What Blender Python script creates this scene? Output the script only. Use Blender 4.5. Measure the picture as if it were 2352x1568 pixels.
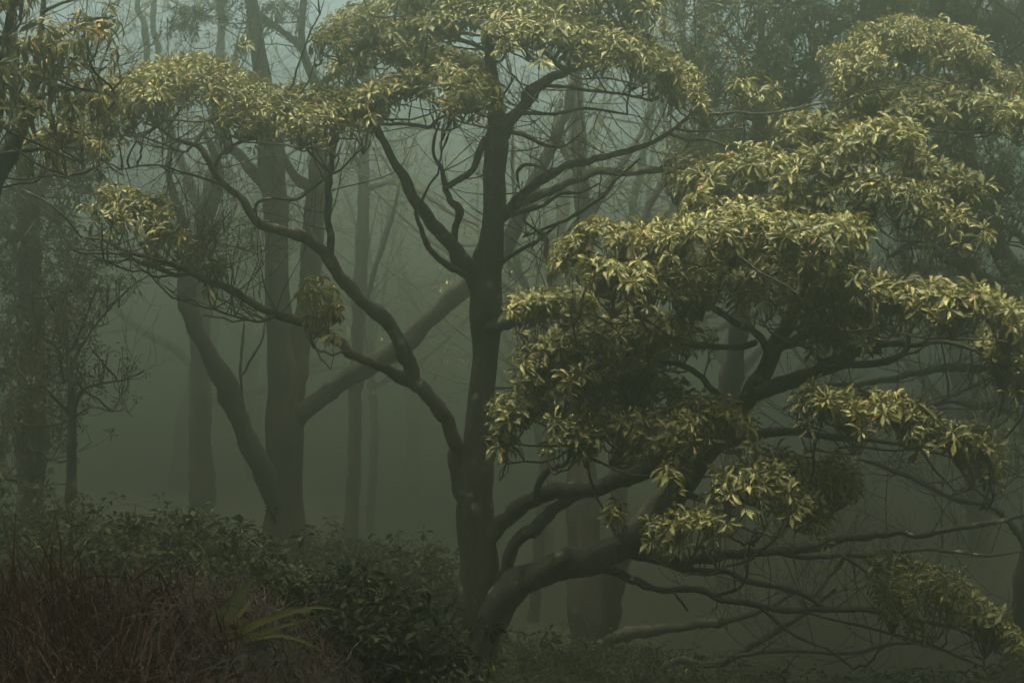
import bpy, math, random, zlib
import numpy as np
from math import radians

# ------------------------------------------------------------------ camera, sky, sun, exposure
S = bpy.context.scene
for o in list(bpy.data.objects):
    bpy.data.objects.remove(o)
COL = S.collection
PITCH = 5.0
cam_data = bpy.data.cameras.new('camera')
cam = bpy.data.objects.new('camera', cam_data)
COL.objects.link(cam)
cam.location = (0, 0, 0)
cam.rotation_euler = (radians(90 + PITCH), 0, 0)
cam_data.lens = 50
cam_data.sensor_width = 36
cam_data.clip_start = 0.05
cam_data.clip_end = 2000
S.camera = cam

SUN_ELEV, SUN_ROT = 83.0, 196.0       # degrees; the light comes from above, a little behind the viewer
world = bpy.data.worlds.new('World')
S.world = world
world.use_nodes = True
wn = world.node_tree.nodes
bg = wn['Background']
sky = wn.new('ShaderNodeTexSky')
sky.sky_type = 'NISHITA'
sky.sun_disc = False
sky.sun_elevation = radians(SUN_ELEV)
sky.sun_rotation = radians(SUN_ROT)
sky.air_density = 0.7
sky.dust_density = 8.0
sky.ozone_density = 1.0
world.node_tree.links.new(sky.outputs[0], bg.inputs[0])
bg.inputs[1].default_value = 0.12

sun_data = bpy.data.lights.new('sun', 'SUN')
sun = bpy.data.objects.new('sun', sun_data)
COL.objects.link(sun)
sun_data.energy = 1.0
sun_data.angle = radians(32)
sun_data.color = (1.0, 0.93, 0.72)
# direction towards the sun, matching the sky's rotation (0 = +Y, clockwise seen from above)
_a, _e = radians(SUN_ROT), radians(SUN_ELEV)
from mathutils import Vector, Matrix
_sd = Vector((math.sin(_a) * math.cos(_e), math.cos(_a) * math.cos(_e), math.sin(_e)))
sun.rotation_euler = (-_sd).to_track_quat('-Z', 'Y').to_euler()
sun.location = (0, -5, 30)

S.view_settings.view_transform = 'Standard'
S.view_settings.look = 'None'
S.view_settings.gamma = 1.0
S.view_settings.exposure = 3.65
S.render.engine = 'CYCLES'
cy = S.cycles
cy.max_bounces = 6
cy.diffuse_bounces = 2
cy.glossy_bounces = 1
cy.transmission_bounces = 2
cy.volume_bounces = 0
cy.transparent_max_bounces = 4
cy.use_denoising = True
cy.sample_clamp_indirect = 4.0

HAZE_DENSITY = 0.062
HAZE_COLOR = (0.68, 0.86, 0.52)
HAZE_ANISO = 0.86

# ------------------------------------------------------------------ helpers
rng = np.random.default_rng(11)
FPX = 50 / 36 * 2352.0                # focal length in units of the 2352 px wide drawing used for the layout
COSP, SINP = math.cos(radians(PITCH)), math.sin(radians(PITCH))


def V(x, y, d):
    """a point of the place: sight line (x, y) of the layout drawing at d metres"""
    a = (np.asarray(x, float) - 1176) / FPX * d
    b = (784 - np.asarray(y, float)) / FPX * d
    return np.stack([a + 0 * b, d * COSP - b * SINP, d * SINP + b * COSP], -1)


def unit(v):
    return v / np.maximum(np.linalg.norm(v, axis=-1, keepdims=True), 1e-9)


class MB:
    """collects vertices and faces (triangles and quads) for one mesh"""
    def __init__(self):
        self.v, self.q, self.t, self.n, self.c = [], [], [], 0, []

    def add(self, v, quads=None, tris=None, tint=None):
        v = np.asarray(v, np.float32).reshape(-1, 3)
        if quads is not None and len(quads):
            self.q.append(np.asarray(quads, np.int64) + self.n)
        if tris is not None and len(tris):
            self.t.append(np.asarray(tris, np.int64) + self.n)
        self.c.append(np.full(len(v), 0.5, np.float32) if tint is None else np.asarray(tint, np.float32))
        self.v.append(v)
        self.n += len(v)

    def build(self, name, mat, parent=None, base=None, smooth=True, kind=None):
        me = bpy.data.meshes.new(name)
        v = np.concatenate(self.v) if self.v else np.zeros((0, 3), np.float32)
        if base is not None:
            v = v - np.asarray(base, np.float32)
        q = np.concatenate(self.q) if self.q else np.zeros((0, 4), np.int64)
        t = np.concatenate(self.t) if self.t else np.zeros((0, 3), np.int64)
        me.vertices.add(len(v))
        me.vertices.foreach_set('co', v.astype(np.float32).ravel())
        nl = q.size + t.size
        me.loops.add(nl)
        me.loops.foreach_set('vertex_index', np.concatenate([q.ravel(), t.ravel()]).astype(np.int32))
        me.polygons.add(len(q) + len(t))
        st = np.concatenate([np.arange(len(q)) * 4, q.size + np.arange(len(t)) * 3]).astype(np.int32)
        me.polygons.foreach_set('loop_start', st)
        at = me.attributes.new('tint', 'FLOAT', 'POINT')
        at.data.foreach_set('value', np.concatenate(self.c) if self.c else np.zeros(0, np.float32))
        me.update(calc_edges=True)
        me.polygons.foreach_set('use_smooth', np.full(len(me.polygons), smooth))
        me.validate()
        me.materials.append(mat)
        o = bpy.data.objects.new(name, me)
        COL.objects.link(o)
        if parent is not None:
            o.parent = parent
        elif base is not None:
            o.location = base
        if kind:
            o['kind'] = kind
        return o


def spline(p, r, step):
    """Catmull-Rom through points p (n,3) with radii r, resampled about every step metres"""
    p = np.asarray(p, float)
    r = np.asarray(r, float)
    n = len(p)
    P = np.vstack([2 * p[0] - p[1], p, 2 * p[-1] - p[-2]])
    op, orr = [], []
    for i in range(n - 1):
        L = np.linalg.norm(p[i + 1] - p[i])
        k = max(1, int(round(L / step)))
        t = (np.arange(k) / k)[:, None]
        a, b, c, d = P[i], P[i + 1], P[i + 2], P[i + 3]
        op.append(0.5 * (2 * b + (c - a) * t + (2 * a - 5 * b + 4 * c - d) * t ** 2 + (3 * b - a - 3 * c + d) * t ** 3))
        orr.append(r[i] + (r[i + 1] - r[i]) * t[:, 0])
    op.append(p[-1:])
    orr.append(r[-1:])
    return np.vstack(op), np.concatenate(orr)


def smooth_noise(n, k):
    """1D smooth noise of n samples, correlation about k samples"""
    m = max(2, int(n / max(k, 1)) + 3)
    c = rng.normal(size=m)
    x = np.linspace(0, m - 1.001, n)
    i = x.astype(int)
    f = x - i
    f = f * f * (3 - 2 * f)
    return c[i] * (1 - f) + c[np.minimum(i + 1, m - 1)] * f


def tube(mb, p, r, sides=6, rough=0.0, cap=True):
    p = np.asarray(p, float)
    r = np.asarray(r, float)
    n = len(p)
    if n < 2:
        return
    tg = np.gradient(p, axis=0)
    tg = unit(tg)
    ref = np.array([0.13, -0.9, 0.42]) if abs(tg[0] @ np.array([0, 0, 1.0])) > 0.8 else np.array([0, 0, 1.0])
    u = np.empty_like(p)
    prev = unit(ref - (ref @ tg[0]) * tg[0])
    for i in range(n):
        prev = prev - (prev @ tg[i]) * tg[i]
        prev = prev / max(np.linalg.norm(prev), 1e-9)
        u[i] = prev
    w = np.cross(tg, u)
    ang = np.arange(sides) * 2 * math.pi / sides
    R = np.repeat(r[:, None], sides, 1)
    if rough > 0:
        nz = np.stack([smooth_noise(n, 3) for _ in range(sides)], 1)
        nz2 = np.stack([smooth_noise(n, 9) for _ in range(sides)], 1)
        nz = 0.5 * nz + 0.25 * np.roll(nz, 1, 1) + 0.25 * np.roll(nz, -1, 1)
        R = R * (1 + rough * (0.55 * nz + 0.6 * nz2))
    v = p[:, None, :] + R[:, :, None] * (np.cos(ang)[None, :, None] * u[:, None, :] + np.sin(ang)[None, :, None] * w[:, None, :])
    v = v.reshape(-1, 3)
    i = np.arange(n - 1)[:, None] * sides
    j = np.arange(sides)[None, :]
    j2 = (j + 1) % sides
    q = np.stack([i + j, i + j2, i + sides + j2, i + sides + j], -1).reshape(-1, 4)
    t = None
    if cap:
        v = np.vstack([v, p[-1] + tg[-1] * r[-1] * 0.7])
        b = (n - 1) * sides
        jj = np.arange(sides)
        t = np.stack([b + jj, b + (jj + 1) % sides, np.full(sides, n * sides)], 1)
    mb.add(v, q, t)


# one leaf: base, two cross sections with a raised rim, tip (8 triangles); long axis y, unit length, unit half width
LEAF_V = np.array([(0, 0, 0), (-.52, .34, .10), (0, .36, -.03), (.52, .34, .10), (-1, .70, .04), (0, .70, -.08), (1, .70, .04), (0, 1, -.22)], float)
LEAF_T = np.array([(0, 2, 1), (0, 3, 2), (1, 2, 4), (2, 5, 4), (2, 3, 5), (3, 6, 5), (4, 5, 7), (5, 6, 7)])
LANCE_V = np.array([(0, 0, 0), (-1, .33, .05), (0, .34, -.04), (1, .33, .05), (-.7, .68, -.10), (0, .68, -.17), (.7, .68, -.10), (0, 1, -.42)], float)

FAR_V = np.array([(0, 0, 0), (-.95, .52, .06), (.95, .52, .06), (0, 1, -.12)], float)      # a folded blade for leaves beyond the near trees
FAR_T = np.array([(0, 3, 1), (0, 2, 3)])


def leaves(mb, pos, dirs, ups, L, W, tint, tmpl=LEAF_V, zs=1.0):
    n = len(pos)
    if n == 0:
        return
    d = unit(dirs)
    s = unit(np.cross(d, ups))
    nn = np.cross(s, d)
    T = tmpl
    v = pos[:, None, :] + T[None, :, 0:1] * s[:, None, :] * W[:, None, None] + T[None, :, 1:2] * d[:, None, :] * L[:, None, None] \
        + T[None, :, 2:3] * nn[:, None, :] * L[:, None, None] * zs
    k = len(T)
    t = ((LEAF_T if k == 8 else FAR_T)[None] + (np.arange(n) * k)[:, None, None]).reshape(-1, 3)
    mb.add(v.reshape(-1, 3), None, t, np.repeat(tint, k))


def thing(name, label, cat, loc, group=None):
    o = bpy.data.objects.new(name, None)
    COL.objects.link(o)
    o.location = loc
    o.empty_display_size = 0.2
    o['label'] = label
    o['category'] = cat
    if group:
        o['group'] = group
    return o


# ------------------------------------------------------------------ materials
def new_mat(name):
    m = bpy.data.materials.new(name)
    m.use_nodes = True
    nt = m.node_tree
    for n in list(nt.nodes):
        nt.nodes.remove(n)
    out = nt.nodes.new('ShaderNodeOutputMaterial')
    return m, nt, out


def ramp(nt, stops, fac):
    r = nt.nodes.new('ShaderNodeValToRGB')
    e = r.color_ramp.elements
    while len(e) < len(stops):
        e.new(0.5)
    for el, (p, c) in zip(e, stops):
        el.position = p
        el.color = (*c, 1)
    nt.links.new(fac, r.inputs[0])
    return r


def leaf_mat(name, stops, rough=0.5, trans=0.3, source='attr', spec=0.35):
    m, nt, out = new_mat(name)
    if source == 'attr':
        a = nt.nodes.new('ShaderNodeAttribute')
        a.attribute_name = 'tint'
        fac = a.outputs['Fac']
    else:
        a = nt.nodes.new('ShaderNodeObjectInfo')
        fac = a.outputs['Random']
    r = ramp(nt, stops, fac)
    tc = nt.nodes.new('ShaderNodeTexCoord')
    nz = nt.nodes.new('ShaderNodeTexNoise')
    nz.inputs['Scale'].default_value = 38
    nz.inputs['Detail'].default_value = 3
    nt.links.new(tc.outputs['Object'], nz.inputs['Vector'])
    hs = nt.nodes.new('ShaderNodeMix')
    hs.data_type = 'RGBA'
    hs.blend_type = 'MULTIPLY'
    hs.inputs['Factor'].default_value = 0.6
    rr = ramp(nt, [(0.3, (.55, .55, .5)), (0.7, (1, 1, 1))], nz.outputs['Fac'])
    nt.links.new(r.outputs[0], hs.inputs['A'])
    nt.links.new(rr.outputs[0], hs.inputs['B'])
    b = nt.nodes.new('ShaderNodeBsdfPrincipled')
    b.inputs['Roughness'].default_value = rough
    b.inputs['Specular IOR Level'].default_value = spec
    tr = nt.nodes.new('ShaderNodeBsdfTranslucent')
    nt.links.new(hs.outputs['Result'], b.inputs['Base Color'])
    nt.links.new(hs.outputs['Result'], tr.inputs['Color'])
    mx = nt.nodes.new('ShaderNodeMixShader')
    mx.inputs[0].default_value = trans
    nt.links.new(b.outputs[0], mx.inputs[1])
    nt.links.new(tr.outputs[0], mx.inputs[2])
    nt.links.new(mx.outputs[0], out.inputs[0])
    return m


def bark_mat(name, c0, c1, lichen=0.0, scale=9.0):
    m, nt, out = new_mat(name)
    tc = nt.nodes.new('ShaderNodeTexCoord')
    mp = nt.nodes.new('ShaderNodeMapping')
    mp.inputs['Scale'].default_value = (1, 1, 0.35)
    nt.links.new(tc.outputs['Object'], mp.inputs['Vector'])
    nz = nt.nodes.new('ShaderNodeTexNoise')
    nz.inputs['Scale'].default_value = scale
    nz.inputs['Detail'].default_value = 8
    nz.inputs['Roughness'].default_value = 0.65
    nt.links.new(mp.outputs[0], nz.inputs['Vector'])
    r = ramp(nt, [(0.32, c0), (0.68, c1)], nz.outputs['Fac'])
    colr = r.outputs[0]
    if lichen > 0:
        n2 = nt.nodes.new('ShaderNodeTexNoise')
        n2.inputs['Scale'].default_value = 9.0
        n2.inputs['Detail'].default_value = 5
        nt.links.new(tc.outputs['Object'], n2.inputs['Vector'])
        r2 = ramp(nt, [(0.60, (0, 0, 0)), (0.68, (lichen,) * 3)], n2.outputs['Fac'])
        mx = nt.nodes.new('ShaderNodeMix')
        mx.data_type = 'RGBA'
        nt.links.new(r2.outputs[0], mx.inputs['Factor'])
        nt.links.new(colr, mx.inputs['A'])
        mx.inputs['B'].default_value = (0.20, 0.19, 0.14, 1)
        colr = mx.outputs['Result']
    b = nt.nodes.new('ShaderNodeBsdfPrincipled')
    b.inputs['Roughness'].default_value = 0.9
    b.inputs['Specular IOR Level'].default_value = 0.2
    nt.links.new(colr, b.inputs['Base Color'])
    bp = nt.nodes.new('ShaderNodeBump')
    bp.inputs['Strength'].default_value = 1.0
    bp.inputs['Distance'].default_value = 0.05
    nt.links.new(nz.outputs['Fac'], bp.inputs['Height'])
    nt.links.new(bp.outputs[0], b.inputs['Normal'])
    nt.links.new(b.outputs[0], out.inputs[0])
    return m


MAIN_STOPS = [(0.0, (.045, .052, .014)), (0.40, (.12, .118, .033)), (0.72, (.22, .195, .060)), (0.93, (.34, .285, .115)), (0.965, (.26, .14, .04)), (1.0, (.27, .11, .035))]
M_LEAF = leaf_mat('broad_leaf', MAIN_STOPS)
M_LEAF1 = leaf_mat('broad_leaf_single', [(0.0, (.065, .073, .018)), (0.5, (.155, .15, .040)), (0.9, (.27, .24, .072)), (0.98, (.36, .31, .12)), (1.0, (.27, .14, .045))], source='object')
LONG_STOPS = [(0.0, (.07, .085, .028)), (0.5, (.15, .14, .045)), (0.85, (.26, .21, .07)), (0.95, (.34, .22, .08)), (1.0, (.36, .16, .06))]
M_LONG = leaf_mat('long_leaf', LONG_STOPS)
M_LONG1 = leaf_mat('long_leaf_single', LONG_STOPS, source='object')
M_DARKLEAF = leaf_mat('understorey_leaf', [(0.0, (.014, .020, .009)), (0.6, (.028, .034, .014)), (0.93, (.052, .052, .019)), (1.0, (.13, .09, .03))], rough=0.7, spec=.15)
M_FARLEAF = leaf_mat('far_leaf', [(0.0, (.055, .068, .024)), (0.6, (.15, .152, .055)), (1.0, (.34, .31, .14))])
M_BARK = bark_mat('bark', (.006, .007, .005), (.060, .052, .040), 0.8, 7.0)
M_BARK2 = bark_mat('smooth_bark', (.018, .016, .012), (.045, .039, .029), 0.35, 5.0)
M_TWIG = bark_mat('twig_bark', (.02, .016, .012), (.045, .036, .026))
M_GRASS = leaf_mat('dry_grass_blade', [(0.0, (.013, .006, .003)), (0.5, (.042, .013, .006)), (0.85, (.10, .032, .013)), (0.93, (.05, .04, .014)), (1.0, (.26, .12, .06))], rough=0.6, trans=0.3)
M_STRAP = leaf_mat('strap_leaf', [(0.0, (.05, .06, .015)), (0.5, (.10, .095, .02)), (1.0, (.18, .13, .02))], source='object')


def ground_mat():
    m, nt, out = new_mat('forest_floor')
    tc = nt.nodes.new('ShaderNodeTexCoord')
    nz = nt.nodes.new('ShaderNodeTexNoise')
    nz.inputs['Scale'].default_value = 3.2
    nz.inputs['Detail'].default_value = 10
    nz.inputs['Roughness'].default_value = 0.7
    nt.links.new(tc.outputs['Object'], nz.inputs['Vector'])
    r = ramp(nt, [(0.3, (.008, .010, .007)), (0.55, (.018, .018, .011)), (0.8, (.040, .030, .016))], nz.outputs['Fac'])
    b = nt.nodes.new('ShaderNodeBsdfPrincipled')
    b.inputs['Roughness'].default_value = 1.0
    b.inputs['Specular IOR Level'].default_value = 0.1
    nt.links.new(r.outputs[0], b.inputs['Base Color'])
    bp = nt.nodes.new('ShaderNodeBump')
    bp.inputs['Strength'].default_value = 0.8
    bp.inputs['Distance'].default_value = 0.06
    nt.links.new(nz.outputs['Fac'], bp.inputs['Height'])
    nt.links.new(bp.outputs[0], b.inputs['Normal'])
    nt.links.new(b.outputs[0], out.inputs[0])
    return m


# ------------------------------------------------------------------ terrain
def sstep(a, b, x):
    t = np.clip((x - a) / (b - a), 0, 1)
    return t * t * (3 - 2 * t)


def ground_z(x, y):
    x = np.asarray(x, float)
    y = np.asarray(y, float)
    s = sstep(-1.7, 2.6, x + 0.16 * (np.clip(y, 0, 30) - 6))
    z = -0.70 * (1 - s) - 2.85 * s
    z = z - 0.35 * sstep(6, 11, y) * (1 - s)                # the bank falls away behind the grass
    far = sstep(.5, 4.0, x)
    z = z + 3.6 * sstep(15, 60, y) * far + 2.0 * sstep(34, 90, y) * (1 - far)                           # far valley side, raised early on the right to darken the mist there
    z = z + 1.6 * sstep(6, 30, np.abs(x))
    z = z - 0.7 * sstep(3.5, 1.0, np.hypot(x, y))            # where the viewer stands
    z = z + 0.10 * np.sin(1.3 * x + 0.4 * y) + 0.08 * np.sin(0.7 * y - 1.9 * x + 1)
    return z


def build_ground():
    xs = np.concatenate([np.linspace(-400, -32, 14), np.linspace(-30, 30, 121), np.linspace(32, 400, 14)])
    ys = np.concatenate([np.linspace(-60, -6, 10), np.linspace(-5, 60, 131), np.linspace(64, 700, 22)])
    X, Y = np.meshgrid(xs, ys)
    Z = ground_z(X, Y)
    mb = MB()
    nx = len(xs)
    i = np.arange(len(ys) - 1)[:, None] * nx
    j = np.arange(nx - 1)[None, :]
    q = np.stack([i + j, i + j + 1, i + nx + j + 1, i + nx + j], -1).reshape(-1, 4)
    mb.add(np.stack([X, Y, Z], -1).reshape(-1, 3), q)
    mb.build('ground', ground_mat(), kind='structure')


build_ground()

# the air: one closed box of even mist round the viewer and the whole wood
HAZE_TOP = 17.0


def build_haze():
    m, nt, out = new_mat('mist')
    pv = nt.nodes.new('ShaderNodeVolumePrincipled')
    pv.inputs['Color'].default_value = (*HAZE_COLOR, 1)
    pv.inputs['Density'].default_value = HAZE_DENSITY
    pv.inputs['Anisotropy'].default_value = HAZE_ANISO
    nt.links.new(pv.outputs[0], out.inputs['Volume'])
    x0, x1, y0, y1, z0, z1 = -420, 420, -70, 720, -5.2, HAZE_TOP
    mb = MB()
    v = [(x, y, z) for z in (z0, z1) for y in (y0, y1) for x in (x0, x1)]
    mb.add(v, [(0, 2, 3, 1), (4, 5, 7, 6), (0, 1, 5, 4), (2, 6, 7, 3), (0, 4, 6, 2), (1, 3, 7, 5)])
    mb.build('haze', m, smooth=False, kind='stuff')


build_haze()


# ------------------------------------------------------------------ trees traced limb by limb
class Tree:
    def __init__(self, name, label, base, group=None, bark=None, cat='tree'):
        global rng
        rng = np.random.default_rng(zlib.crc32(label.encode()) % 100003)
        self.base = np.asarray(base, float)
        self.root = thing(name, label, cat, tuple(self.base), group)
        self.bark = bark or M_BARK
        self.pts, self.rad = [], []
        self.tw = MB()
        self.fol = MB()
        self.single = []

    def limb(self, pts, d, name='branch', rough=0.12, sides=None, wob=0.13, steps=0.45, world=False):
        """pts: (x, y, width) on the layout drawing; d: depth, or (start, ..., end) depths spread along the limb"""
        pts = np.asarray(pts, float)
        if world:
            p, r = pts[:, :3], pts[:, 3]
        else:
            seg = np.concatenate([[0], np.cumsum(np.hypot(*np.diff(pts[:, :2], axis=0).T))])
            dd = np.full(len(pts), float(d)) if np.isscalar(d) else np.interp(seg / seg[-1], np.linspace(0, 1, len(d)), d)
            p = np.stack([V(x, y, q) for (x, y), q in zip(pts[:, :2], dd)])
            r = pts[:, 2] / 2 / FPX * dd
        step = max(0.035, steps * 2 * float(np.mean(r)))
        p, r = spline(p, r, step)
        n = len(p)
        for k in range(3):
            nz = smooth_noise(n, 2.2) * 0.7 + smooth_noise(n, 6)
            w = np.minimum(1, np.arange(n) / 3)
            p[:, k] += nz * r * wob * 1.6 * w
        r = r * (1 + 0.06 * smooth_noise(n, 2) + 0.06 * smooth_noise(n, 5))
        if r.mean() > .02:                                   # knots and old collars
            al = np.concatenate([[0], np.cumsum(np.linalg.norm(np.diff(p, axis=0), axis=1))])
            for _ in range(int(al[-1] / (r.mean() * 9)) + 1):
                c, sg = rng.uniform(0, al[-1]), r.mean() * rng.uniform(.5, 1.1)
                r = r * (1 + rng.uniform(.08, .24) * np.exp(-((al - c) / sg) ** 2))
        mb = MB()
        tube(mb, p, r, sides or (14 if r.mean() > 0.07 else 9 if r.mean() > 0.025 else 6), rough)
        mb.build(name, self.bark, self.root, self.base)
        self.pts.append(p)
        self.rad.append(r)
        return p, r

    def twig(self, a, b, r0, r1, sag=0.12, sides=4, n=6, wig=0.05):
        L = np.linalg.norm(b - a)
        m = 0.5 * (a + b) + np.array([0, 0, -sag * L]) + rng.normal(size=3) * 0.08 * L
        t = np.linspace(0, 1, n)[:, None]
        p = (1 - t) ** 2 * a + 2 * t * (1 - t) * m + t ** 2 * b
        p[1:-1] += rng.normal(size=(n - 2, 3)) * wig * L / n * 2
        tube(self.tw, p, np.linspace(r0, r1, n), sides, cap=False)
        return p

    def spray(self, p, d, L, r, depth=3, up=0.35, spread=0.6):
        """a bare forking twig"""
        n = 5
        q = [p]
        dd = unit(d)
        for _ in range(n - 1):
            dd = unit(dd + rng.normal(size=3) * 0.11 + np.array([0, 0, up * 0.22]))
            q.append(q[-1] + dd * L / (n - 1))
        q = np.array(q)
        tube(self.tw, q, np.linspace(r, r * 0.62, n), 4, cap=False)
        ends = [q[-1]]
        if depth > 0:
            for k in range(rng.integers(2, 4)):
                i = rng.integers(2, n)
                ends += self.spray(q[i], dd + rng.normal(size=3) * spread, L * rng.uniform(.5, .8), r * 0.62, depth - 1, up, spread)
        return ends

    def bare(self, k, L=(.3, .7), rmax=0.05, depth=2, r=0.006, near=None, up=0.4):
        P = np.vstack(self.pts)
        R = np.concatenate(self.rad)
        ok = np.where(R < rmax)[0]
        if near is not None:
            c = V(*near[:3])
            ok = ok[np.linalg.norm(P[ok] - c, axis=1) < near[3]]
        if len(ok) == 0:
            return
        for i in rng.choice(ok, k):
            d = unit(rng.normal(size=3) * np.array([1, .8, .7]) + np.array([0, 0, up]))
            self.spray(P[i], d, rng.uniform(*L), min(r, R[i] * .8), depth, up)

    def rosettes(self, pos, axis, Ls, nl=(7, 10), droop=(-50, 38), wr=0.155, tmpl=LEAF_V, bud=0.06, tb=0.0, single=None, sp=0.0, zs=1.0):
        """whorls of leaves at pos round axis"""
        m = len(pos)
        if m == 0:
            return
        a = unit(np.asarray(axis, float))
        ref = np.where(np.abs(a[:, :1]) < .8, np.array([[1.0, 0, 0]]), np.array([[0, 1.0, 0]]))
        e1 = unit(np.cross(a, ref))
        e2 = np.cross(a, e1)
        k = rng.integers(nl[0], nl[1] + 1, m)
        idx = np.repeat(np.arange(m), k)
        n = len(idx)
        first = np.concatenate([[0], np.cumsum(k)[:-1]])
        j = np.arange(n) - first[idx]
        ph = rng.uniform(0, 6.28, m)[idx] + j * 6.283 / k[idx] + rng.normal(size=n) * 0.25
        el = np.radians(rng.uniform(*droop, size=n))
        rad = np.cos(ph)[:, None] * e1[idx] + np.sin(ph)[:, None] * e2[idx]
        d = np.cos(el)[:, None] * rad + np.sin(el)[:, None] * a[idx] + np.array([0, 0, -0.10])
        up = a[idx] * np.cos(el)[:, None] - np.sin(el)[:, None] * rad + rng.normal(size=(n, 3)) * 0.25
        L = np.asarray(Ls)[idx] * rng.uniform(.5, 1.15, n)
        P = pos[idx] + d * 0.012 + a[idx] * rng.uniform(-.025, .025, n)[:, None]
        W = L * wr * rng.uniform(.75, 1.2, n)
        T = np.clip(np.clip(rng.beta(2.2, 2.6, n) * .9 + tb + rng.normal(size=m)[idx] * .10 + (.13 * np.sin(pos[:, 0] * 3.1 + pos[:, 1] * 2.3) * np.sin(pos[:, 2] * 4.3 + pos[:, 0]))[idx], 0, 0.95) + (rng.random(n) < 0.010) * 0.5, 0, 1)
        if single is not None:
            s = single[idx] > 0
            if s.any():
                self.single.append((P[s], d[s], up[s], L[s], W[s], L[s]))
            leaves(self.fol, P[~s], d[~s], up[~s], L[~s], W[~s], T[~s], tmpl, zs)
        else:
            leaves(self.fol, P, d, up, L, W, T, tmpl, zs)
        bd = np.where(rng.random(m) < bud)[0]              # a pinkish bud standing in the middle of the whorl
        if len(bd):
            lb = np.asarray(Ls)[bd]
            leaves(self.fol, pos[bd] + a[bd] * .01, a[bd] + rng.normal(size=(len(bd), 3)) * .15, e1[bd], lb * .3, lb * .06, np.full(len(bd), .975), tmpl, zs)

    def fine_twigs(self, A, B, r0, r1, sag, wig=.05, n=4):
        """many thin curved twigs from points A to points B, triangular in section"""
        m = len(A)
        if m == 0:
            return
        L = np.linalg.norm(B - A, axis=1)[:, None]
        M = .5 * (A + B) + rng.normal(size=(m, 3)) * .09 * L
        M[:, 2] -= (sag * L[:, 0])
        t = np.linspace(0, 1, n)[None, :, None]
        p = (1 - t) ** 2 * A[:, None] + 2 * t * (1 - t) * M[:, None] + t ** 2 * B[:, None]
        p[:, 1:-1] += rng.normal(size=(m, n - 2, 3)) * (wig * L / n * 2)[:, None]
        tg = unit(B - A)
        ref = np.where(np.abs(tg[:, 2:]) < .8, np.array([[0, 0, 1.0]]), np.array([[1.0, 0, 0]]))
        u = unit(np.cross(tg, ref))
        w = np.cross(tg, u)
        r = np.linspace(0, 1, n)[None] * (r1 - r0) + r0
        an = np.array([0, 2.094, 4.189])
        off = np.cos(an)[None, :, None] * u[:, None] + np.sin(an)[None, :, None] * w[:, None]
        v = p[:, :, None, :] + r[:, :, None, None] * off[:, None]
        i = np.arange(n - 1)[:, None] * 3
        j = np.arange(3)[None]
        q = np.stack([i + j, i + (j + 1) % 3, i + 3 + (j + 1) % 3, i + 3 + j], -1).reshape(-1, 4)
        q = (q[None] + (np.arange(m) * n * 3)[:, None, None]).reshape(-1, 4)
        self.tw.add(v.reshape(-1, 3), q)

    def pad(self, pts, d, th=55, spread=0.9, dens=1.0, L=0.16, under=0.25, tb=0.0, single=0.0, axisy=0.9, tmpl=LEAF_V, wr=0.155, droop=(-50, 38), nl=(8, 11), bud=0.06, link=True, cell=0.42):
        """a flat tier of foliage whose lit top edge runs along pts (layout drawing) at depth d"""
        pts = np.asarray(pts, float)
        spread = spread * (.85 if spread < 1.05 else 1.0)
        dd = np.full(len(pts), float(d)) if np.isscalar(d) else np.interp(np.linspace(0, 1, len(pts)), np.linspace(0, 1, len(d)), d)
        P = np.stack([V(x, y - th * .45, q) for (x, y), q in zip(pts, dd)])
        thm = .58 * th / FPX * float(np.mean(dd))
        P, _ = spline(P, np.zeros(len(P)), 0.08)
        ln = np.concatenate([[0], np.cumsum(np.linalg.norm(np.diff(P, axis=0), axis=1))])
        tot = ln[-1]
        n = int((tot + .15) * 2 * spread * 130 * dens)
        u = rng.uniform(-.04, 1.04, n)
        v = np.clip(rng.normal(size=n) * .5, -1, 1)
        v = np.where(rng.random(n) < .35, -rng.uniform(.35, 1, n), v)
        # the tier is broken into lobes: uneven edge and small gaps
        ph = rng.uniform(0, 6.28, 4)
        lob = 0.75 + 0.25 * np.sin(u * tot * 7 + ph[0]) + 0.12 * np.sin(u * tot * 15 + ph[1])
        pos = np.stack([np.interp(u * tot, ln, P[:, k]) for k in range(3)], 1)
        pos[:, 0] += np.where(u < 0, u * tot, np.where(u > 1, (u - 1) * tot, 0))
        pos[:, 1] += v * spread * lob + 0.25 * np.sin(u * tot * 2.3 + ph[2])
        h = np.where(v < 0, -thm * np.abs(v) ** 1.6, -0.5 * thm * v ** 2)
        pos[:, 2] += h + rng.normal(size=n) * thm * .22 + 0.2 * thm * np.sin(u * tot * 5 + ph[3])
        # the tier climbs away from the viewer, so that its top shows more than its underside
        pos[:, 2] += v * spread * lob * np.clip((1070 - pts[:, 1].mean()) / FPX + .03, -.02, .42)
        un = rng.random(n) < under
        pos[un, 2] -= rng.uniform(.4, 1.7, un.sum()) * max(thm, .12)
        ex = np.clip((u - .5) * 2, -1, 1) ** 3
        ax = np.stack([ex * .6, v * axisy * 1.15 - .30, np.ones(n)], 1) + rng.normal(size=(n, 3)) * .28
        sg = None
        if single > 0:
            sg = np.where((~un) & (v < 0.1) & (rng.random(n) < single), rng.random(n) + .01, 0)
        self.rosettes(pos, ax, L * rng.uniform(.46, .76, n), nl, droop, wr, tmpl, bud, tb, sg)
        if link:
            self.connect(pos, unit(ax), cell)
        return pos

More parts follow.
